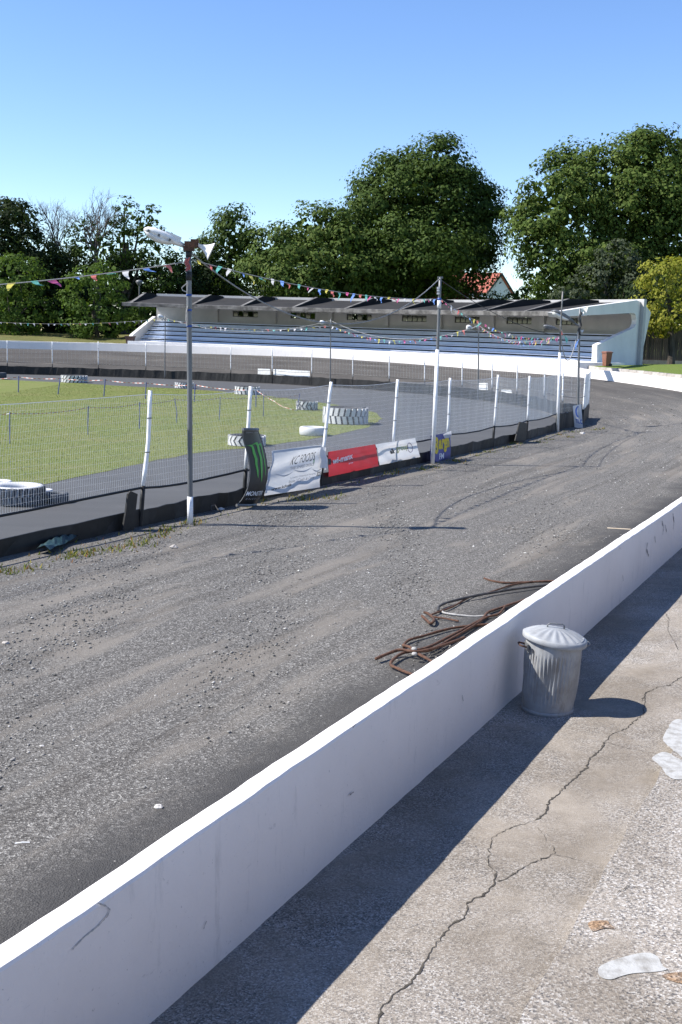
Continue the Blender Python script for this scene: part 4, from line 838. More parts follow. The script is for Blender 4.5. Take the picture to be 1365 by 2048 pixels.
# ------------------------------------------------------------------ tyres
def worn_white(name, seed, lo, hi):
    m, nt, bs = nodes_of(name); tc = mk(nt, 'ShaderNodeTexCoord'); mp = mk(nt, 'ShaderNodeMapping'); mp.inputs['Location'].default_value = (seed, seed * 2, 0); nt.links.new(tc.outputs['Object'], mp.inputs[0])
    nt.links.new(ramp(nt, noise(nt, mp.outputs[0], 3.2, 8, .72), [(lo, (.035, .036, .04)), (hi, (.52, .52, .52))]), bs.inputs['Base Color']); bs.inputs['Roughness'].default_value = .7; return m
TW = [worn_white('worn_white_paint_a', 1.3, .32, .42), worn_white('worn_white_paint_b', 5.1, .42, .5)]
M['dark_tyre'] = mat('scuffed_tyre', (.03, .034, .042), (.075, .085, .1), 7, .75)
def tyre(px, py, wpx, hpx, style, label, paint=0, nl=20):
    c_ = G(px, py); sc_ = np.linalg.norm(c_ - EYE) / F; R = wpx * sc_ / 2; c_ = G(px, py); c_ = c_ + np.array([c_[0], c_[1], 0]) / np.hypot(c_[0], c_[1]) * R * .95; dep = H / np.hypot(c_[0], c_[1])
    hh = max(.16, hpx * sc_ - 2 * R * dep * .45) if style != 'disc' else .08; c_[2] = .008
    t = thing('tyre', c_, label, 'tyre', 'old tyres marking the infield'); ri = R * .55; bead = R * .62
    prof = [(bead, hh * .12), (R * .72, 0), (R * .9, .0), (R * .96, hh * .1), (R * .97, hh * .5), (R * .96, hh * .9), (R * .9, hh), (R * .72, hh), (bead, hh * .88), (ri, hh * .6), (R * .8, hh * .5), (ri, hh * .4), (bead, hh * .12)]
    side = TW[paint] if paint < 2 else (TW[0] if 0 < px < 60 else M['dark_tyre'])
    obj('carcass', MB().lathe(prof, c_, 40), side if style in ('smooth', 'disc') or px < 60 else M['rubber'], t, smooth=True)
    if style in ('smooth', 'disc'): return
    mb = MB(); lug = R * .05 if R > .5 else R * .06
    for row in (0, 1):
        for k in range(nl):
            a0 = 2 * math.pi * (k + (.5 if row and style == 'block' else 0)) / nl; da = 2 * math.pi / nl * .36; z0, z1 = (0.03, .49) if row == 0 else (.51, .97); sl = {'chev': (.55 if row else -.55), 'diag': .55, 'block': .25 if row else -.25}[style] * 2 * math.pi / nl
            n_ = 3; vs = []
            for i in range(n_ + 1):
                q = i / n_; z = hh * (z0 + (z1 - z0) * q); a = a0 + sl * (q if row == 0 else q - 1) * (1 if style != 'chev' else 1) + (sl if style == 'diag' and row == 1 else 0)
                for dr, dd in ((-.03 * R, -da), (lug, -da * .9), (lug, da * .9), (-.03 * R, da)): vs.append(c_ + np.array([(R * .96 + dr) * math.cos(a + dd), (R * .96 + dr) * math.sin(a + dd), z]))
            fs = [(i * 4 + j, i * 4 + j + 1, (i + 1) * 4 + j + 1, (i + 1) * 4 + j) for i in range(n_) for j in range(3)] + [(0, 3, 2, 1), (n_ * 4, n_ * 4 + 1, n_ * 4 + 2, n_ * 4 + 3)]
            mb.add(vs, fs)
    obj('tread', mb, TW[paint] if paint < 2 else M['dark_tyre'], t, kind='stuff')
tyre(149, 766, 50, 15, 'diag', 'white tractor tyre on the far grass edge, leftmost of the row')
tyre(369, 777, 37, 12, 'chev', 'small chevron tyre just behind the nearest lamp pole')
tyre(495, 790, 50, 17, 'block', 'white block tread tyre on the far grass edge behind the second post', nl=18)
tyre(614, 821, 43, 19, 'chev', 'dark worn chevron tyre beside a striped stake end', 1, 16)
tyre(691, 850, 92, 36, 'block', 'biggest white tractor tyre with block tread at the tip of the grass', 0, 24)
tyre(626, 873, 56, 19, 'smooth', 'smooth small white tyre left of the third post')
tyre(494, 894, 76, 24, 'chev', 'chevron tyre on the grass behind the tall black panel', 0, 20)
tyre(36, 1014, 106, 42, 'block', 'large white rimmed tyre on the tarmac at the left edge', 2, 30)
tyre(112, 1008, 52, 21, 'smooth', 'small dark tyre beside the large white rimmed tyre', 2)
tyre(88, 990, 36, 8, 'disc', 'flat white tyre wall behind the large white rimmed tyre')
tyre(-6, 982, 60, 12, 'smooth', 'white tyre behind, cut by the left edge of the photo')
tyre(-2, 759, 30, 13, 'smooth', 'blue grey tyre on the far tarmac at the left edge', 2)

# ------------------------------------------------------------------ stakes and barrier tape
st_px = [((38, 754), (37, 785)), ((121, 757), (116, 789)), ((211, 760), (208, 793)), ((293, 766), (291, 798)), ((391, 770), (389, 804)), ((20, 827), (20, 888)), ((177, 815), (176, 870)), ((280, 807), (279, 858)), ((350, 799), (354, 847)), ((441, 796), (439, 840)), ((528, 793), (527, 833)), ((513, 780), (512, 814)), ((600, 789), (594, 821))]
st_where = ['in the far row at the left', 'in the far row just left of the leftmost tractor tyre', 'in the far row right of the leftmost tractor tyre', 'in the far row directly above the leaning nearest post', 'in the far row right of the nearest lamp pole', 'in the near row at the left edge', 'in the near row, second from the left', 'in the near row beside the leaning nearest post', 'bent, in the near row between leaning post and lamp pole', 'in the near row left of the second post', 'in the near row right of the second post', 'in the far row just right of the second post', 'striped with tape, beside the dark chevron tyre']
tops = []
for ((xt, yt), (xb, yb)), wh in zip(st_px, st_where):
    b_ = G(xb, yb); tp = AY(xt, yt, b_[1]); tops.append(tp); mid = (b_ + tp) / 2 + np.array([.02 * (wh[0] == 'b'), 0, 0]) * 2
    t = thing('stake', b_, 'slim blue stake, ' + wh, 'stake', 'stakes holding the barrier tape'); obj('rod', MB().tube([b_ - (0, 0, .1), mid, tp], .016 if yb > 820 else .028, 6), M['stake'], t); obj('tip', MB().tube([tp, tp + (0, 0, .05)], [.02, .012] if yb > 820 else [.03, .02], 6), M['stake'], t)
tape_r = flat('tape_red', (.42, .13, .08)); tape_w = flat('tape_white', (.55, .53, .5))
def tape(label, pts, wdt, seg):
    mb = MB(); fine = []
    for a, b in zip(pts[:-1], pts[1:]):
        n_ = max(2, int(np.linalg.norm(b - a) / seg)); fine += [a + (b - a) * i / n_ - np.array([0, 0, .12 * 4 * (i / n_) * (1 - i / n_) * min(1, np.linalg.norm(b - a) / 6)]) for i in range(n_)]
    fine.append(pts[-1])
    for i, (a, b) in enumerate(zip(fine[:-1], fine[1:])):
        w = np.array([0, 0, wdt / 2]) + np.array([0, .4 * wdt * math.sin(i * .7), 0]); th_ = np.array([0, .002, 0])
        mb.add([a - w, b - w, b + w, a + w, a - w + th_, b - w + th_, b + w + th_, a + w + th_], [(0, 1, 2, 3), (7, 6, 5, 4)], i % 2)
    tag(obj('barrier_tape', mb, [tape_w, tape_r]), label, 'tape')
lt_ = AY(-60, 833, tops[5][1]); lf = AY(-60, 759, tops[0][1])
tape('red and white tape along the near row of blue stakes', [lt_] + tops[5:11], .022, .1)
tape('red and white tape along the far row of blue stakes', [lf] + tops[0:5] + [tops[11]], .03, .15)
tape('drooping loose end of tape beside the dark chevron tyre', [tops[11], G(550, 803, .35), G(575, 816, .2), G(594, 821, .12)], .03, .12)
tape('short tape between the striped stake and its neighbour', [tops[10], tops[12]], .03, .12)

# ------------------------------------------------------------------ galvanised dustbin on the terrace
M['bin_metal'] = None
def bin_mat(name, dirty):
    m, nt, bs = nodes_of(name); tc = mk(nt, 'ShaderNodeTexCoord'); v = tc.outputs['Object']; mp = mk(nt, 'ShaderNodeMapping'); mp.inputs['Scale'].default_value = (1, 1, .3); nt.links.new(v, mp.inputs[0])
    c_ = ramp(nt, noise(nt, v, 7, 7, .65), [(.3, (.25, .26, .265)), (.7, (.38, .39, .395))]); c_ = mix(nt, math_(nt, 'MULTIPLY', ramp(nt, noise(nt, mp.outputs[0], 13, 8, .75), [(.5, (0, 0, 0)), (.72, (1, 1, 1))]), dirty), c_, (.17, .145, .12))
    nt.links.new(c_, bs.inputs['Base Color']); bs.inputs['Metallic'].default_value = .2; nt.links.new(ramp(nt, noise(nt, v, 9, 5), [(.3, (.55,) * 3), (.7, (.75,) * 3)]), bs.inputs['Roughness']); bump(nt, bs, noise(nt, v, 14, 4), .15, .01); return m
bc = T(1095, 1418, 0); BR, BH = .218, .585
dustbin = thing('dustbin', bc, 'dented galvanised metal dustbin with ribbed sides and lid on the terrace', 'bin')
lean = np.array([.045, .0, 1.0]); 
def tilt(mb, l=lean):
    mb.v = [tuple(np.array(bc) + np.array([p[0] - bc[0] + (p[2] - bc[2]) * l[0], p[1] - bc[1] + (p[2] - bc[2]) * l[1], p[2] - bc[2]])) for p in mb.v]; return mb
def ribs(q, r, z): 
    zz = z / BH; env = min(1, max(0, (zz - .15) / .05)) * min(1, max(0, (.83 - zz) / .05)); return .0045 * env * math.cos(q * 46) + .004 * math.sin(q * 2 + zz * 5) * zz + .003 * math.sin(q * 5 - zz * 9)
prof = [(BR * .9, 0), (BR * .905, .03), (BR * .91, .05)] + [(BR * (.91 + .1 * q), .05 + (BH - .06) * q) for q in np.linspace(.05, 1, 22)] + [(BR * 1.03, BH - .004), (BR * 1.03, BH), (BR * .99, BH), (BR * .9, .02)]
obj('body', tilt(MB().lathe(prof, bc, 184, fr=ribs)), bin_mat('galvanised_body', .75), dustbin, smooth=True)
obj('base_band', tilt(MB().lathe([(BR * .905, -.002), (BR * .925, .0), (BR * .928, .028), (BR * .91, .03)], bc, 48)), bin_mat('galvanised_band', .9), dustbin, smooth=True)
lidc = np.array(bc) + (0, 0, BH + .004)
def lidf(q, r, z): return 0
lv = MB(); prof = [(BR * 1.13, -.035), (BR * 1.14, -.03), (BR * 1.14, .0), (BR * 1.08, .009), (BR * .95, .02), (BR * .7, .042), (BR * .45, .058), (BR * .3, .064), (BR * .12, .067), (.001, .067)]
lv.lathe(prof, lidc, 96); vv = []
for p in lv.v:
    x, y, z = np.array(p) - lidc; r = math.hypot(x, y); q = math.atan2(y, x); env = max(0, min(1, (r / BR - .4) / .2)) * max(0, min(1, (1.08 - r / BR) / .08)); vv.append((p[0], p[1], p[2] + .006 * env * math.cos(q * 18) + .004 * math.sin(q * 2 + 1) * r / BR - .11 * x))
lv.v = vv; lid = obj('lid', tilt(lv), bin_mat('galvanised_lid', .3), dustbin, smooth=True)
hp = [lidc + np.array(o_) for o_ in ((-.065, .0, .058), (-.065, 0, .088), (-.05, 0, .1), (.05, 0, .096), (.065, 0, .082), (.065, 0, .05))]; obj('lid_handle', tilt(MB().tube(hp, .006, 6)), M['galv'], lid, smooth=True)
for sg, mm in ((-1, M['rust']), (1, M['galv'])):
    x0 = np.array(bc) + (sg * BR * 1.0, -.03 if sg < 0 else .04, BH - .07); obj('side_handle', tilt(MB().tube([x0 + np.array(o_) for o_ in ((0, -.05, 0), (sg * .045, -.05, .012), (sg * .06, -.03, .015), (sg * .06, .03, .015), (sg * .045, .05, .012), (0, .05, 0))], .007, 6)), mm, dustbin, smooth=True)
    obj('handle_plate', tilt(MB().box(x0 + (0, 0, 0), (.012, .13, .05))), M['galv'], dustbin)

# ------------------------------------------------------------------ rusty cable coils behind the wall
zc = lambda x, y: (740 + x / 3.69, 1140 + y / 3.69)
def coil(root, px, r, m, z=.03, lift=0.0, name='cable_strand', twist=False):
    pts = [G(*zc(x, y), z) for x, y in px]; pts = [p + np.array([0, 0, lift * math.sin(math.pi * i / (len(pts) - 1)) + random.uniform(0, .012)]) for i, p in enumerate(pts)]
    fine = []
    for i in range(len(pts) - 1):                            # Catmull-Rom
        p0, p1, p2, p3 = pts[max(i - 1, 0)], pts[i], pts[i + 1], pts[min(i + 2, len(pts) - 1)]
        for t in np.linspace(0, 1, 6)[:-1]: fine.append(.5 * (2 * p1 + (p2 - p0) * t + (2 * p0 - 5 * p1 + 4 * p2 - p3) * t * t + (3 * p1 - p0 - 3 * p2 + p3) * t ** 3))
    fine.append(pts[-1]); obj(name, MB().tube(fine, [r * .8 * (1 + .1 * noise1(i * .7, 3)) for i in range(len(fine))], 7), m, root, smooth=True)
ra_ = thing('rusty_cable', G(*zc(700, 230)), 'loop of rusty and black cable with pale rope, farther of two coils', 'cable', 'scrap cable behind the wall')
coil(ra_, [(845, 62), (900, 80), (1000, 97), (1150, 90), (1335, 85), (1500, 85)], .017, M['rust'], .03); coil(ra_, [(450, 335), (530, 305), (620, 270), (740, 205), (870, 170), (960, 145), (1060, 110), (1200, 90)], .014, M['rust_dark'], .03)
coil(ra_, [(505, 305), (512, 280), (560, 255), (700, 220), (820, 200), (900, 180), (1050, 155), (1285, 122), (1450, 95)], .02, M['rubber'], .04, .02); coil(ra_, [(540, 305), (545, 320), (640, 338), (760, 345), (860, 345), (940, 340), (1100, 330)], .015, M['rope'], .02, name='rope_strand')
coil(ra_, [(385, 345), (420, 370), (450, 400), (475, 370), (440, 330), (400, 318)], .02, M['rust_dark'], .04, name='scrap_end'); coil(ra_, [(470, 350), (560, 362), (655, 382)], .014, M['rust'], .03, name='scrap_end')
rb2 = thing('rusty_cable', G(*zc(500, 520)), 'tied tangle of thick rusty cable behind the wall, nearer of two coils', 'cable', 'scrap cable behind the wall')
coil(rb2, [(45, 662), (120, 635), (220, 612), (330, 628), (440, 610), (600, 552), (700, 500)], .02, M['rust'], .05, .03); coil(rb2, [(400, 800), (290, 770), (210, 740), (155, 712), (170, 680), (230, 640), (320, 615), (430, 590), (560, 520), (700, 445), (830, 370), (870, 325), (960, 290), (1090, 245), (1250, 190)], .019, M['rust'], .03, .02)
coil(rb2, [(245, 560), (300, 580), (320, 600), (430, 660), (560, 740)], .019, M['rust'], .06); coil(rb2, [(250, 570), (258, 545), (300, 520), (400, 490), (520, 455), (640, 430), (830, 412), (1000, 400)], .018, M['rust_dark'], .03)
coil(rb2, [(380, 605), (440, 600), (520, 560), (640, 490), (760, 420), (860, 350), (950, 330), (1000, 270)], .017, M['rust_dark'], .045)
for x, y in ((328, 583), (330, 620)): obj('knot', MB().lathe([(.001, -.02), (.025, -.012), (.03, 0), (.024, .014), (.001, .02)], G(*zc(x, y), .09), 9), M['rope'], rb2, smooth=True)

# ------------------------------------------------------------------ odd stones, stick, litter
def boulder(px, py, wpx, m, label, flatn=.6):
    c_ = G(px, py); w = wpx * np.linalg.norm(c_ - EYE) / F / 2; mb = MB(); rr = random.Random(int(px * 7 + py)); n_ = 8; rings = [(.55, -.2), (.95, .1), (1.0, .45), (.7, .85), (.3, 1.05)]
    vs = []
    for (r, z) in rings:
        for j in range(n_): q = 2 * math.pi * j / n_; k = r * rr.uniform(.75, 1.15); vs.append(c_ + np.array([w * k * math.cos(q), w * k * math.sin(q) * .8, w * flatn * z * rr.uniform(.85, 1.1)]))
    fs = [(i * n_ + j, i * n_ + (j + 1) % n_, (i + 1) * n_ + (j + 1) % n_, (i + 1) * n_ + j) for i in range(4) for j in range(n_)] + [tuple(range(n_ - 1, -1, -1)), tuple(4 * n_ + j for j in range(n_))]
    tag(obj('stone', mb.add(vs, fs), m), label, 'stone', 'loose stones on the track')
boulder(317, 1616, 18, M['debris'], 'pale stone lying alone on the dark tarmac strip near the wall', .8)
boulder(348, 1096, 17, M['kerb'], 'grey stone on the gravel just right of the yellow weeds', .7); boulder(12, 1287, 15, M['kerb'], 'grey stone at the left edge of the track')
boulder(340, 1404, 12, M['stones'], 'dark stone in the middle of the gravel'); boulder(84, 1493, 10, M['debris'], 'small white stone on coarse gravel near the left edge'); boulder(155, 1494, 11, M['debris'], 'small white flat stone right of its twin on coarse gravel')
boulder(1165, 868, 12, M['debris'], 'pale lump of concrete by the wrapped sign pole'); boulder(442, 1020, 16, M['debris'], 'pale rubble by the fence foot left of the tall black panel')
p0, p1 = G(1215, 1057, .02), G(1262, 1060, .02); d_ = unit(p1 - p0); tag(obj('wooden_stick', MB().box((p0 + p1) / 2, (np.linalg.norm(p1 - p0), .05, .03), [d_, np.cross((0, 0, 1), d_), (0, 0, 1)]), M['wood_light']), 'pale broken wooden slat lying against the track side of the wall', 'slat')
p0, p1 = G(30, 1687, .01), G(60, 1685, .01); d_ = unit(p1 - p0); tag(obj('white_straw', MB().tube([p0, (p0 + p1) / 2 + (0, 0, .004), p1], .005, 6), M['white_plastic']), 'thin white plastic straw on the dark tarmac near the left edge', 'straw')
mb = MB(); zz8 = lambda x, y: (x / 2.967, 880 + y / 2.967)
tp_ = [G(*zz8(x, y), .03) for x, y in ((255, 672), (350, 620), (450, 575), (560, 552), (660, 520), (735, 505))]
mb.grid(lambda u, v: along(tp_, u) + np.array([*(-nv * .26 * (v - .5)), .05 + .06 * math.sin(v * 3.1) + .03 * noise1(u * 14 + v * 5, 3)]), 24, 5); tag(obj('tarpaulin', mb, M['teal']), 'crumpled dark teal sheet lying along the foot of the near kickboard', 'sheet')
mb = MB().tube([G(x, y, .04 + .1 * math.sin(i)) for i, (x, y) in enumerate(((424, 1022), (423, 1012), (430, 1010), (437, 1020), (445, 1026), (470, 1027)))], .012, 6); tag(obj('hose', mb, M['rubber']), 'short loop of black hose by the fence foot behind the nearest lamp pole', 'hose')

# ------------------------------------------------------------------ weeds along the fence foot
def weed_tris(n_, pts, h0, h1):
    k = RNG.integers(0, len(pts), n_); c_ = np.array(pts)[k] + RNG.normal(0, .12, (n_, 2)); a = RNG.random(n_) * 6.28; h_ = h0 + (h1 - h0) * RNG.random(n_); w = .006 + .012 * RNG.random(n_); ln = RNG.normal(0, .45, (n_, 2)) * h_[:, None]; tr_ = np.zeros((n_, 3, 3))
    tr_[:, 0] = np.stack([c_[:, 0] - np.cos(a) * w, c_[:, 1] - np.sin(a) * w, np.full(n_, .0)], 1); tr_[:, 1] = np.stack([c_[:, 0] + np.cos(a) * w, c_[:, 1] + np.sin(a) * w, np.full(n_, .0)], 1); tr_[:, 2] = np.stack([c_[:, 0] + ln[:, 0], c_[:, 1] + ln[:, 1], h_], 1); return tr_
M['weed'] = leaf_mat('weed_leaves', [(0, (.07, .1, .02)), (.45, (.15, .17, .03)), (.7, (.3, .25, .05)), (.85, (.26, .1, .03)), (1, (.3, .2, .1))], .3)
wp = [G(x, y)[:2] for x, y in ((15, 1150), (20, 1145), (145, 1108), (165, 1110), (185, 1105), (150, 1115), (270, 1085), (285, 1090), (262, 1092), (330, 1060), (345, 1062), (305, 1075), (320, 1070), (380, 1050), (390, 1045), (520, 1002), (600, 995), (610, 1000), (660, 998), (680, 992), (590, 1000), (780, 948), (792, 945), (845, 940), (910, 922), (925, 925), (980, 905), (1010, 895), (1030, 888), (1120, 870), (1150, 865), (1190, 860), (1205, 858), (1100, 880), (1080, 885), (1140, 875), (960, 912), (870, 935), (230, 1100), (120, 1120), (60, 1140))]
o = tri_mesh('weeds', np.concatenate([weed_tris(1300, wp, .02, .1), weed_tris(400, [P(s_, 33.35)for s_ in np.arange(-25, 12, .5)], .02, .07)]), M['weed']); tag(o, 'straggly green and rust coloured weeds along the fence foot', 'weeds')

# ------------------------------------------------------------------ right-hand corner: wheelie bin, board fence, sign
zw = lambda x, y: (1180 + x / 7.38, 560 + y / 7.38)
wbp = AR(*zw(245, 1275), 44.2); thb = math.degrees(math.atan2(wbp[1] - C[1], wbp[0] - C[0])); wz = wbp[2]; sc_ = np.linalg.norm(wbp - EYE) / F
wbw, wbh = 15 * sc_, 28 * sc_; wheelie = thing('wheelie_bin', wbp, 'brown plastic wheelie bin standing by the right end of the grandstand', 'bin')
a1 = unit(np.array([.9, .35, 0])); a2 = np.array([-a1[1], a1[0], 0])
def rect(c_, w, d__): return [c_ + a1 * sx * w / 2 + a2 * sy * d__ / 2 for sx, sy in ((-1, -1), (1, -1), (1, 1), (-1, 1))]
mb = MB(); loft(mb, [rect(wbp + (0, 0, .03), wbw * .68, wbw * .75), rect(wbp + (0, 0, wbh * .9), wbw * .88, wbw * 1.0), rect(wbp + (0, 0, wbh * .92), wbw * .98, wbw * 1.08)]); obj('body', mb, M['brown_bin'], wheelie)
mb = MB(); loft(mb, [rect(wbp + (0, 0, wbh * .925), wbw * 1.05, wbw * 1.15), rect(wbp + (0, 0, wbh * .98), wbw * 1.02, wbw * 1.1), rect(wbp + (0, 0, wbh * 1.02), wbw * .7, wbw * .8)]); obj('lid', mb, M['brown_bin'], wheelie)
for sg in (-1, 1): obj('wheel', MB().lathe([(.001, -.03), (.1, -.03), (.1, .03), (.001, .03)], (0, 0, 0), 12), M['rubber'], None); w_o = bpy.data.objects[-1] if False else None
for o in [x for x in COL.objects if x.name.startswith('wheel') and x.parent is None and x.name != wheelie.name]:
    sg = -1 if o.name == 'wheel' else 1; o.parent = wheelie; o.location = tuple(a1 * wbw * .32 + a2 * sg * wbw * .38 + np.array([0, 0, .1])); o.rotation_euler = (math.pi / 2, 0, math.atan2(a1[1], a1[0]))
obj('handle_bar', MB().tube([wbp + a1 * wbw * .55 + a2 * q * wbw * .4 + np.array([0, 0, wbh * .93]) for q in (-1, 1)], .02, 6), M['brown_bin'], wheelie)
fz = bank_z(S(15), 42.3 + 14)
fa, fb = AY(1284, 700, 84.0), AY(1480, 700, 84.0); bf_ = thing('board_fence', ((fa[0] + fb[0]) / 2, 84, 2.0), 'tall dark wooden board fence under the yellow green tree at the right edge', 'fence')
proto = None; L = fb[0] - fa[0]; n_ = 46
for i in range(n_):
    x = fa[0] + L * (i + .5) / n_
    if proto is None: proto = obj('board', MB().box((x, 84, 3.55), (L / n_ * .93, .03, 2.7)), M['wood'], bf_); px0 = x
    else: c_ = proto.copy(); COL.objects.link(c_); c_.parent = bf_; c_.location = (x - px0, random.uniform(-.012, .012), random.uniform(-.05, .05)); 
obj('gravel_board', MB().box(((fa[0] + fb[0]) / 2, 83.95, 2.22), (L, .06, .3)), M['kerb'], bf_)
sp_ = AY(1324, 669, 83.9); sg_ = thing('warning_sign', sp_ - np.array([0, 0, .28]), 'small yellow notice fixed to the dark board fence', 'sign'); obj('plate', MB().box(sp_, (.33, .02, .54)), M['yellow'], sg_); obj('print', MB().lathe([(.001, 0), (.06, 0), (.06, .001)], (0, 0, 0), 10), M['ink'], sg_)
pr = [x for x in COL.objects if x.name.startswith('print')][-1]
for v_ in pr.data.vertices: x, y, z = v_.co + Vector(OFF[sg_.name]); v_.co = Vector((sp_[0] + x, sp_[1] - .013 - z, sp_[2] + .14 + y)) - Vector(OFF[sg_.name])
# brown box at the left end of the stand, street lamp behind the roof
bp = AR(261, 693, 43.2); bx = thing('planter_box', bp, 'weathered brown box beside the left end of the grandstand', 'box'); mb = MB(); loft(mb, [[bp + np.array([sx * w, sy * w, z]) for sx, sy in ((-1, -1), (1, -1), (1, 1), (-1, 1))] for w, z in ((.25, -.1), (.3, .35), (.36, .8))]); obj('body', mb, M['rust_box'], bx); obj('rim', MB().box(bp + (0, 0, .84), (.82, .82, .1)), M['rust_box'], bx)
sl0, sl1 = AY(279, 640, 106.), AY(279, 566, 106.); slm = thing('street_lamp', sl0 - (0, 0, 2.5), 'grey street lamp with a cone shade behind the grandstand roof', 'lamp'); obj('post', MB().tube([sl0 - (0, 0, 2.5), sl1], .07, 8), M['galv'], slm); obj('lamp_shade', MB().lathe([(.12, -.25), (.36, .1), (.3, .22), (.05, .3)], sl1, 12), M['galv'], slm, smooth=True)

# ------------------------------------------------------------------ house behind the trees
HYd = 190.; ap = AY(999, 549, HYd); e1 = AY(1024, 584, HYd); e0 = AY(974, 584, HYd); rdir = unit(np.array([-.93, .36, 0])); rl = 12.0; gd = unit(np.array([e1[0] - e0[0], (e1[0] - e0[0]) * .45, 0])); hw = (e1[0] - e0[0]) / 2 * 1.15
g0, g1 = ap - gd * hw, ap + gd * hw; g0[2] = g1[2] = e0[2]; down = np.array([0, 0, -8.])
house = thing('house', np.array([ap[0], ap[1], e0[2] - 8]), 'white gabled house with red tiled roof showing between the two biggest trees', 'house')
mb = MB(); mb.prism([g0 + down, g1 + down, g1, ap, g0], rdir * rl); obj('wall', mb, M['house_white'], house)
nup = np.array([0, 0, .18]); mb = MB()
for gx in (g0, g1):
    o_ = unit(gx - ap); q = [ap + nup - rdir * .4, gx + nup + o_ * .5 - rdir * .4, gx + nup + o_ * .5 + rdir * (rl + .3), ap + nup + rdir * (rl + .3)]; mb.prism(q, (0, 0, .12))
rf = obj('roof', mb, M['red_roof'], house); mb = MB()
for gx in (g0, g1): o_ = unit(gx - ap); mb.prism([ap + (0, 0, .28) - rdir * .45, gx + o_ * .5 + np.array([0, 0, .28]) - rdir * .45, gx + o_ * .5 + np.array([0, 0, -.1]) - rdir * .45, ap + (0, 0, -.1) - rdir * .45], -rdir * .08)
obj('barge_board', mb, M['dark_trim_gap_shade'], rf); cc_ = ap + rdir * 7.0; obj('chimney', MB().box(cc_ + (0, 0, .6), (1.0, .8, 2.6)), M['brick'], rf)

# ------------------------------------------------------------------ trees
def crown_quads(lobes, dens, cl_r, nl, size, rng, thin_back=.4, core=.9):
    out = []; L = [np.array(l, float) for l in lobes]
    for li_, l in enumerate(L):
        c_, r = l[:3], l[3:6]; area = 4 * math.pi * (((r[0] * r[1]) ** 1.6 + (r[0] * r[2]) ** 1.6 + (r[1] * r[2]) ** 1.6) / 3) ** (1 / 1.6); n_ = int(area * dens)
        d_ = rng.normal(size=(n_, 3)); d_ /= np.linalg.norm(d_, axis=1)[:, None]; keep = (d_[:, 1] < .25) | (rng.random(n_) < thin_back); d_ = d_[keep]; n_ = len(d_)
        fac = .72 + .34 * rng.random(n_) ** .8; cc = c_ + d_ * r * fac[:, None]; ok = np.ones(n_, bool)
        for lj, m_ in enumerate(L):
            if lj != li_: ok &= (((cc - m_[:3]) / m_[3:6]) ** 2).sum(1) > .62
        cc, d_ = cc[ok], d_[ok]; n_ = len(cc)
        if n_ == 0: continue
        cr_ = cl_r * (.55 + .9 * rng.random(n_)); m = nl; off = rng.normal(size=(n_, m, 3)); off /= np.linalg.norm(off, axis=2)[:, :, None]; off *= (rng.random((n_, m, 1)) ** .3); off *= cr_[:, None, None] * np.array([1, 1, .62])
        pos = (cc[:, None] + off).reshape(-1, 3); nr_ = (np.repeat(d_, m, 0) * .5 + off.reshape(-1, 3) / np.repeat(cr_, m)[:, None] * .95 + np.array([0, 0, .3]) + rng.normal(0, .28, (n_ * m, 3))); nr_ /= np.linalg.norm(nr_, axis=1)[:, None]
        t1 = np.cross(nr_, rng.normal(size=nr_.shape)); t1 /= np.linalg.norm(t1, axis=1)[:, None]; t2 = np.cross(nr_, t1); s_ = (size * (.5 + 1.0 * rng.random(len(pos)) ** 1.5))[:, None]
        out.append(np.stack([pos - t1 * s_ * .5, pos + t2 * s_ * .32 - t1 * s_ * .05 + nr_ * s_ * .1, pos + t1 * s_ * .55, pos - t2 * s_ * .32 - t1 * s_ * .05 + nr_ * s_ * .1], 1))
        vol = 4.19 * r[0] * r[1] * r[2]; m = int(vol * core); e_ = rng.normal(size=(m, 3)); e_ /= np.linalg.norm(e_, axis=1)[:, None]; pos = c_ + e_ * r * (.74 * rng.random((m, 1)) ** .4)
        nr_ = rng.normal(size=(m, 3)) + np.array([0, -.8, .2]); nr_ /= np.linalg.norm(nr_, axis=1)[:, None]; t1 = np.cross(nr_, rng.normal(size=nr_.shape)); t1 /= np.linalg.norm(t1, axis=1)[:, None]; t2 = np.cross(nr_, t1); s_ = (size * 2.2 * (.6 + .8 * rng.random(m)))[:, None]
        out.append(np.stack([pos - t1 * s_ * .5, pos + t2 * s_ * .4, pos + t1 * s_ * .55, pos - t2 * s_ * .4], 1))
    return np.concatenate(out)
def branch(mb, p, d_, L, r, depth, rng, spread=.6, segs=3, mi=0, gn=.1):
    pts = [p]; dd = np.array(d_, float)
    for i in range(segs): dd = unit(dd + rng.normal(0, .12, 3) + np.array([0, 0, gn])); pts.append(pts[-1] + dd * L / segs)
    mb.tube(pts, list(np.linspace(r, r * .55, segs + 1)), 5 if r > .05 else 3, cap=False)
    if depth == 0: return
    for k in range(int(rng.integers(2, 4)) + (depth > 2)):
        q = rng.uniform(.35, 1.0); b_ = along(pts, q); nd = unit(dd + rng.normal(0, spread, 3) * np.array([1, 1, .7])); branch(mb, b_, nd, L * rng.uniform(.55, .8), r * .55, depth - 1, rng, spread, segs, mi, gn)
def lob(px, py, D, rx, ry, dd=0, depth=None): p = AY(px, py, D + dd); k = (D + dd) / F; return (p[0], p[1], p[2], rx * k, (depth or max(rx, ry)) * k * .9, ry * k)
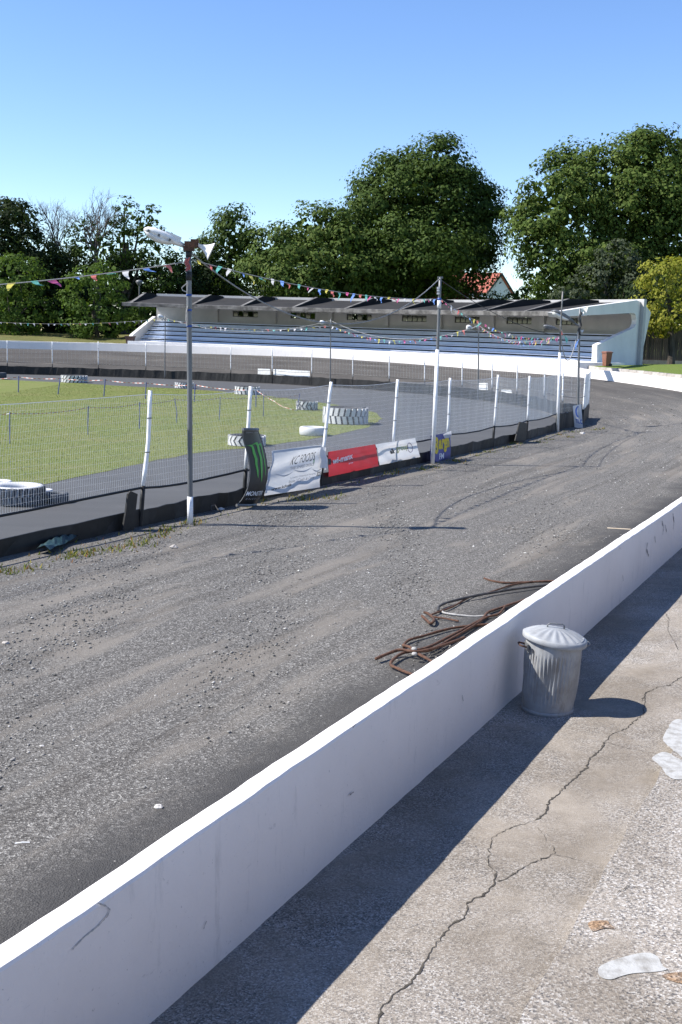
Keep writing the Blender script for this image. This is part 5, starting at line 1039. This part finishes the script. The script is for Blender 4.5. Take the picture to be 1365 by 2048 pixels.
def tree(name, label, D, lobes, base_px, leafm, dens=.36, cl=1.35, nl=85, size=.34, seed=0, zb=1.5, tr_r=.5, group='trees behind the stadium', cat='tree'):
    rng = np.random.default_rng(seed + 100); L = [lob(l[0], l[1], D, l[2], l[3], l[4] if len(l) > 4 else 0) for l in lobes]
    for l in list(L):                                        # boughs swelling out of the main masses
        if min(l[3], l[5]) < 1.6: continue
        for k in range(6):
            d_ = unit(rng.normal(size=3) * np.array([1, .8, .9]) + np.array([-.1, -.55, .25])); f_ = rng.uniform(.26, .42); c_ = np.array(l[:3]) + d_ * np.array(l[3:6]) * rng.uniform(.78, .95); m_ = (l[3] + l[5]) / 2 * f_
            L.append((*c_, m_ * 1.15, m_, m_ * .85))
    b_ = AY(base_px, 690, D); b_[2] = zb
    t = thing(name, b_, label, cat, group); q = crown_quads(L, dens * 1.25, cl, nl, size, rng, core=.7 if seed == 6 else 1.0); o = tri_mesh('crown', (q - b_).astype(np.float32), leafm, kind=None); o.parent = t
    mb = MB(); top = np.mean([l[:3] for l in L[:len(lobes)]], axis=0); mid = b_ * .5 + top * .5; mid[:2] = b_[:2] * .7 + top[:2] * .3
    mb.tube([b_ - (0, 0, .5), b_ + (0, 0, .6), mid, top], [tr_r * 1.5, tr_r, tr_r * .8, tr_r * .45], 8)
    for l in L[:len(lobes)]: e_ = np.array(l[:3]); s0 = b_ + (mid - b_) * rng.uniform(.75, 1.0); m2 = (s0 + e_) / 2 + rng.normal(0, .4, 3); mb.tube([s0, m2, e_ + np.array([0, 0, l[5] * .4])], [tr_r * .5, tr_r * .3, tr_r * .08], 6)
    obj('trunk', mb, M['trunk'], t); return t
def leaves(name, a, b, c_, trans=.13, tcol=None): return leaf_mat(name, [(0, a), (.55, b), (1, c_)], trans, tcol)
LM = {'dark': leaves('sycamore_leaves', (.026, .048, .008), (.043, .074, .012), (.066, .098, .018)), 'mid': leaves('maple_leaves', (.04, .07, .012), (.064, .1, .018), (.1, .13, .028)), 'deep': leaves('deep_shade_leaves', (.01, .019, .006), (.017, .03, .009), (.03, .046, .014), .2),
      'fresh': leaves('fresh_leaves', (.05, .09, .015), (.075, .13, .024), (.11, .17, .035), .4), 'yellow': leaves('yellow_green_leaves', (.14, .17, .02), (.24, .25, .035), (.36, .34, .07), .4, (.3, .3, .02)), 'grey': leaves('grey_green_leaves', (.034, .046, .026), (.055, .07, .04), (.085, .1, .06), .2), 'copper': leaves('copper_leaves', (.05, .02, .018), (.1, .035, .03), (.2, .08, .06), .3, (.3, .08, .05))}
tree('sycamore_tree', 'huge dark dome shaped tree behind the middle of the grandstand', 118, [(845, 412, 118, 98), (760, 455, 84, 80, -2), (930, 440, 70, 84, 2), (845, 515, 150, 85, -3), (770, 545, 95, 75, -4), (950, 468, 50, 58), (720, 470, 45, 55), (900, 370, 60, 45), (850, 356, 72, 38), (955, 425, 44, 46), (770, 400, 62, 50)], 850, LM['dark'], seed=1, tr_r=.7)
tree('maple_tree', 'tallest tree at the right edge above the end of the grandstand', 108, [(1240, 400, 130, 110), (1120, 430, 80, 100, -2), (1275, 335, 75, 65), (1345, 440, 110, 120), (1104, 538, 66, 66, -3), (1180, 540, 110, 75, -3), (1390, 370, 85, 85), (1160, 345, 58, 52), (1300, 310, 45, 40), (1066, 468, 32, 52, -2), (1330, 560, 120, 70)], 1230, LM['mid'], seed=2, tr_r=.7)
tree('sycamore_tree', 'mid green rounded tree joining the left flank of the huge dome shaped tree', 112, [(625, 480, 70, 62), (560, 512, 52, 52, -2), (600, 560, 95, 60, -3), (685, 540, 60, 75, -2), (655, 450, 40, 34)], 610, LM['mid'], seed=3)
tree('dark_tree', 'dark narrow tree just right of the floodlight on the nearest pole', 120, [(470, 485, 46, 54), (450, 545, 52, 60), (420, 525, 30, 50), (500, 520, 36, 50), (455, 455, 28, 28)], 460, LM['dark'], seed=4)
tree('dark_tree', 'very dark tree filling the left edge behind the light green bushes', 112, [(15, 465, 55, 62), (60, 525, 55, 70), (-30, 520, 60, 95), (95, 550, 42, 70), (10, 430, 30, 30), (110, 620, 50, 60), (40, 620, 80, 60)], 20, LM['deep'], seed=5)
tree('ash_tree', 'thin leafed tree with airy outline left of the floodlight', 114, [(285, 440, 40, 34), (240, 490, 42, 44), (300, 495, 32, 55), (205, 515, 55, 45), (330, 560, 46, 60), (250, 415, 24, 20), (170, 480, 40, 38)], 250, LM['dark'], dens=.34, cl=.95, nl=50, size=.28, seed=6)
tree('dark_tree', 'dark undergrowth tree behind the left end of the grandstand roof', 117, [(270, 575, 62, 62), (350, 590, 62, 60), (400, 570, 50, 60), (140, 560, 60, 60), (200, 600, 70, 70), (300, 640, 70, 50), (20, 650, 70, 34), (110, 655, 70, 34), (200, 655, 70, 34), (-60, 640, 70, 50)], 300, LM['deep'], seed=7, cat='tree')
tree('leafy_bush', 'light green feathery bush at the left edge above the bank', 105, [(38, 560, 48, 48), (15, 610, 50, 50), (62, 625, 42, 45), (20, 650, 50, 32)], 35, LM['fresh'], dens=.6, cl=.7, nl=40, size=.27, seed=8, tr_r=.25, zb=2.6, cat='bush', group='bushes round the stadium')
tree('leafy_bush', 'light green feathery bush midway between left edge and grandstand', 104, [(195, 575, 50, 50), (215, 630, 48, 48), (165, 630, 40, 45), (195, 655, 58, 28), (150, 590, 24, 40)], 195, LM['fresh'], dens=.6, cl=.7, nl=40, size=.27, seed=9, tr_r=.25, zb=2.6, cat='bush', group='bushes round the stadium')
tree('conifer_bush', 'small bright green bush showing under the left tip of the roof', 106, [(288, 632, 20, 30), (278, 655, 22, 24), (300, 648, 16, 26)], 287, LM['fresh'], dens=1.0, cl=.5, nl=34, size=.22, seed=10, tr_r=.15, zb=2.4, cat='bush', group='bushes round the stadium')
tree('yellow_tree', 'yellow green tree overhanging the board fence at the right edge', 82, [(1330, 562, 54, 46), (1355, 620, 60, 48), (1308, 600, 36, 40), (1320, 640, 34, 30), (1380, 570, 50, 50)], 1345, LM['yellow'], dens=.95, cl=.6, nl=44, size=.24, seed=11, tr_r=.25, zb=2.2)
tree('grey_bush', 'grey green bush behind the end frame of the grandstand', 99, [(1230, 520, 46, 34), (1258, 560, 36, 38), (1200, 565, 46, 40), (1150, 590, 50, 30)], 1225, LM['grey'], dens=.6, cl=.75, nl=40, size=.28, seed=12, tr_r=.25, cat='bush', group='bushes round the stadium')
tree('copper_bush', 'dark copper leaved shrub in front of the red roofed house', 124, [(918, 585, 30, 30), (958, 606, 24, 20), (885, 595, 38, 30)], 925, LM['copper'], dens=.6, cl=.8, nl=36, size=.3, seed=13, tr_r=.2, cat='bush', group='bushes round the stadium')
tree('leafy_bush', 'dark green bush hiding the foot of the white gabled house', 121, [(976, 606, 32, 20), (1045, 597, 32, 22), (1075, 600, 30, 30)], 1010, LM['mid'], dens=.7, cl=.75, nl=36, size=.28, seed=14, tr_r=.2, cat='bush', group='bushes round the stadium')
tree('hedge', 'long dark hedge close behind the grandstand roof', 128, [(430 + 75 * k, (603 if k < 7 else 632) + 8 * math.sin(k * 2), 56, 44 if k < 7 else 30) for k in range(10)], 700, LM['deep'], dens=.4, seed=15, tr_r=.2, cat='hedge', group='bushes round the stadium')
tree('dark_tree', 'dark tree in shade above the board fence right of the grandstand', 96, [(1330, 640, 90, 55), (1400, 600, 80, 80), (1270, 640, 40, 40)], 1350, LM['deep'], seed=16, tr_r=.3)
def bare_tree(label, px, py0, D, L0, seed, r):
    rng = np.random.default_rng(seed); b_ = AY(px, 690, D); b_[2] = 2.4; top = AY(px, py0, D); t = thing('bare_tree', b_, label, 'tree', 'trees behind the stadium'); mb = MB(); mb.tube([b_ - (0, 0, .5), b_ * .5 + top * .5 + (.3, 0, 0), top], [r * 1.4, r * 1.1, r], 7); obj('trunk', mb, M['deadwood'], t)
    for k in range(6):
        mb = MB(); a = 2 * math.pi * k / 6 + rng.random(); branch(mb, b_ * .12 + top * .88 if k % 2 else top, unit(np.array([math.cos(a) * .55, math.sin(a) * .4, .9])), L0 * rng.uniform(.8, 1.1), r * .55, 4, rng, .5, 3, gn=.12); obj('branch', mb, M['deadwood'], t)
bare_tree('leafless grey tree with fine twigs against the sky, taller of two', 192, 500, 113, 2.9, 21, .2)
bare_tree('leafless grey tree with fine twigs at the left, smaller of two', 112, 490, 113.5, 2.4, 22, .14)
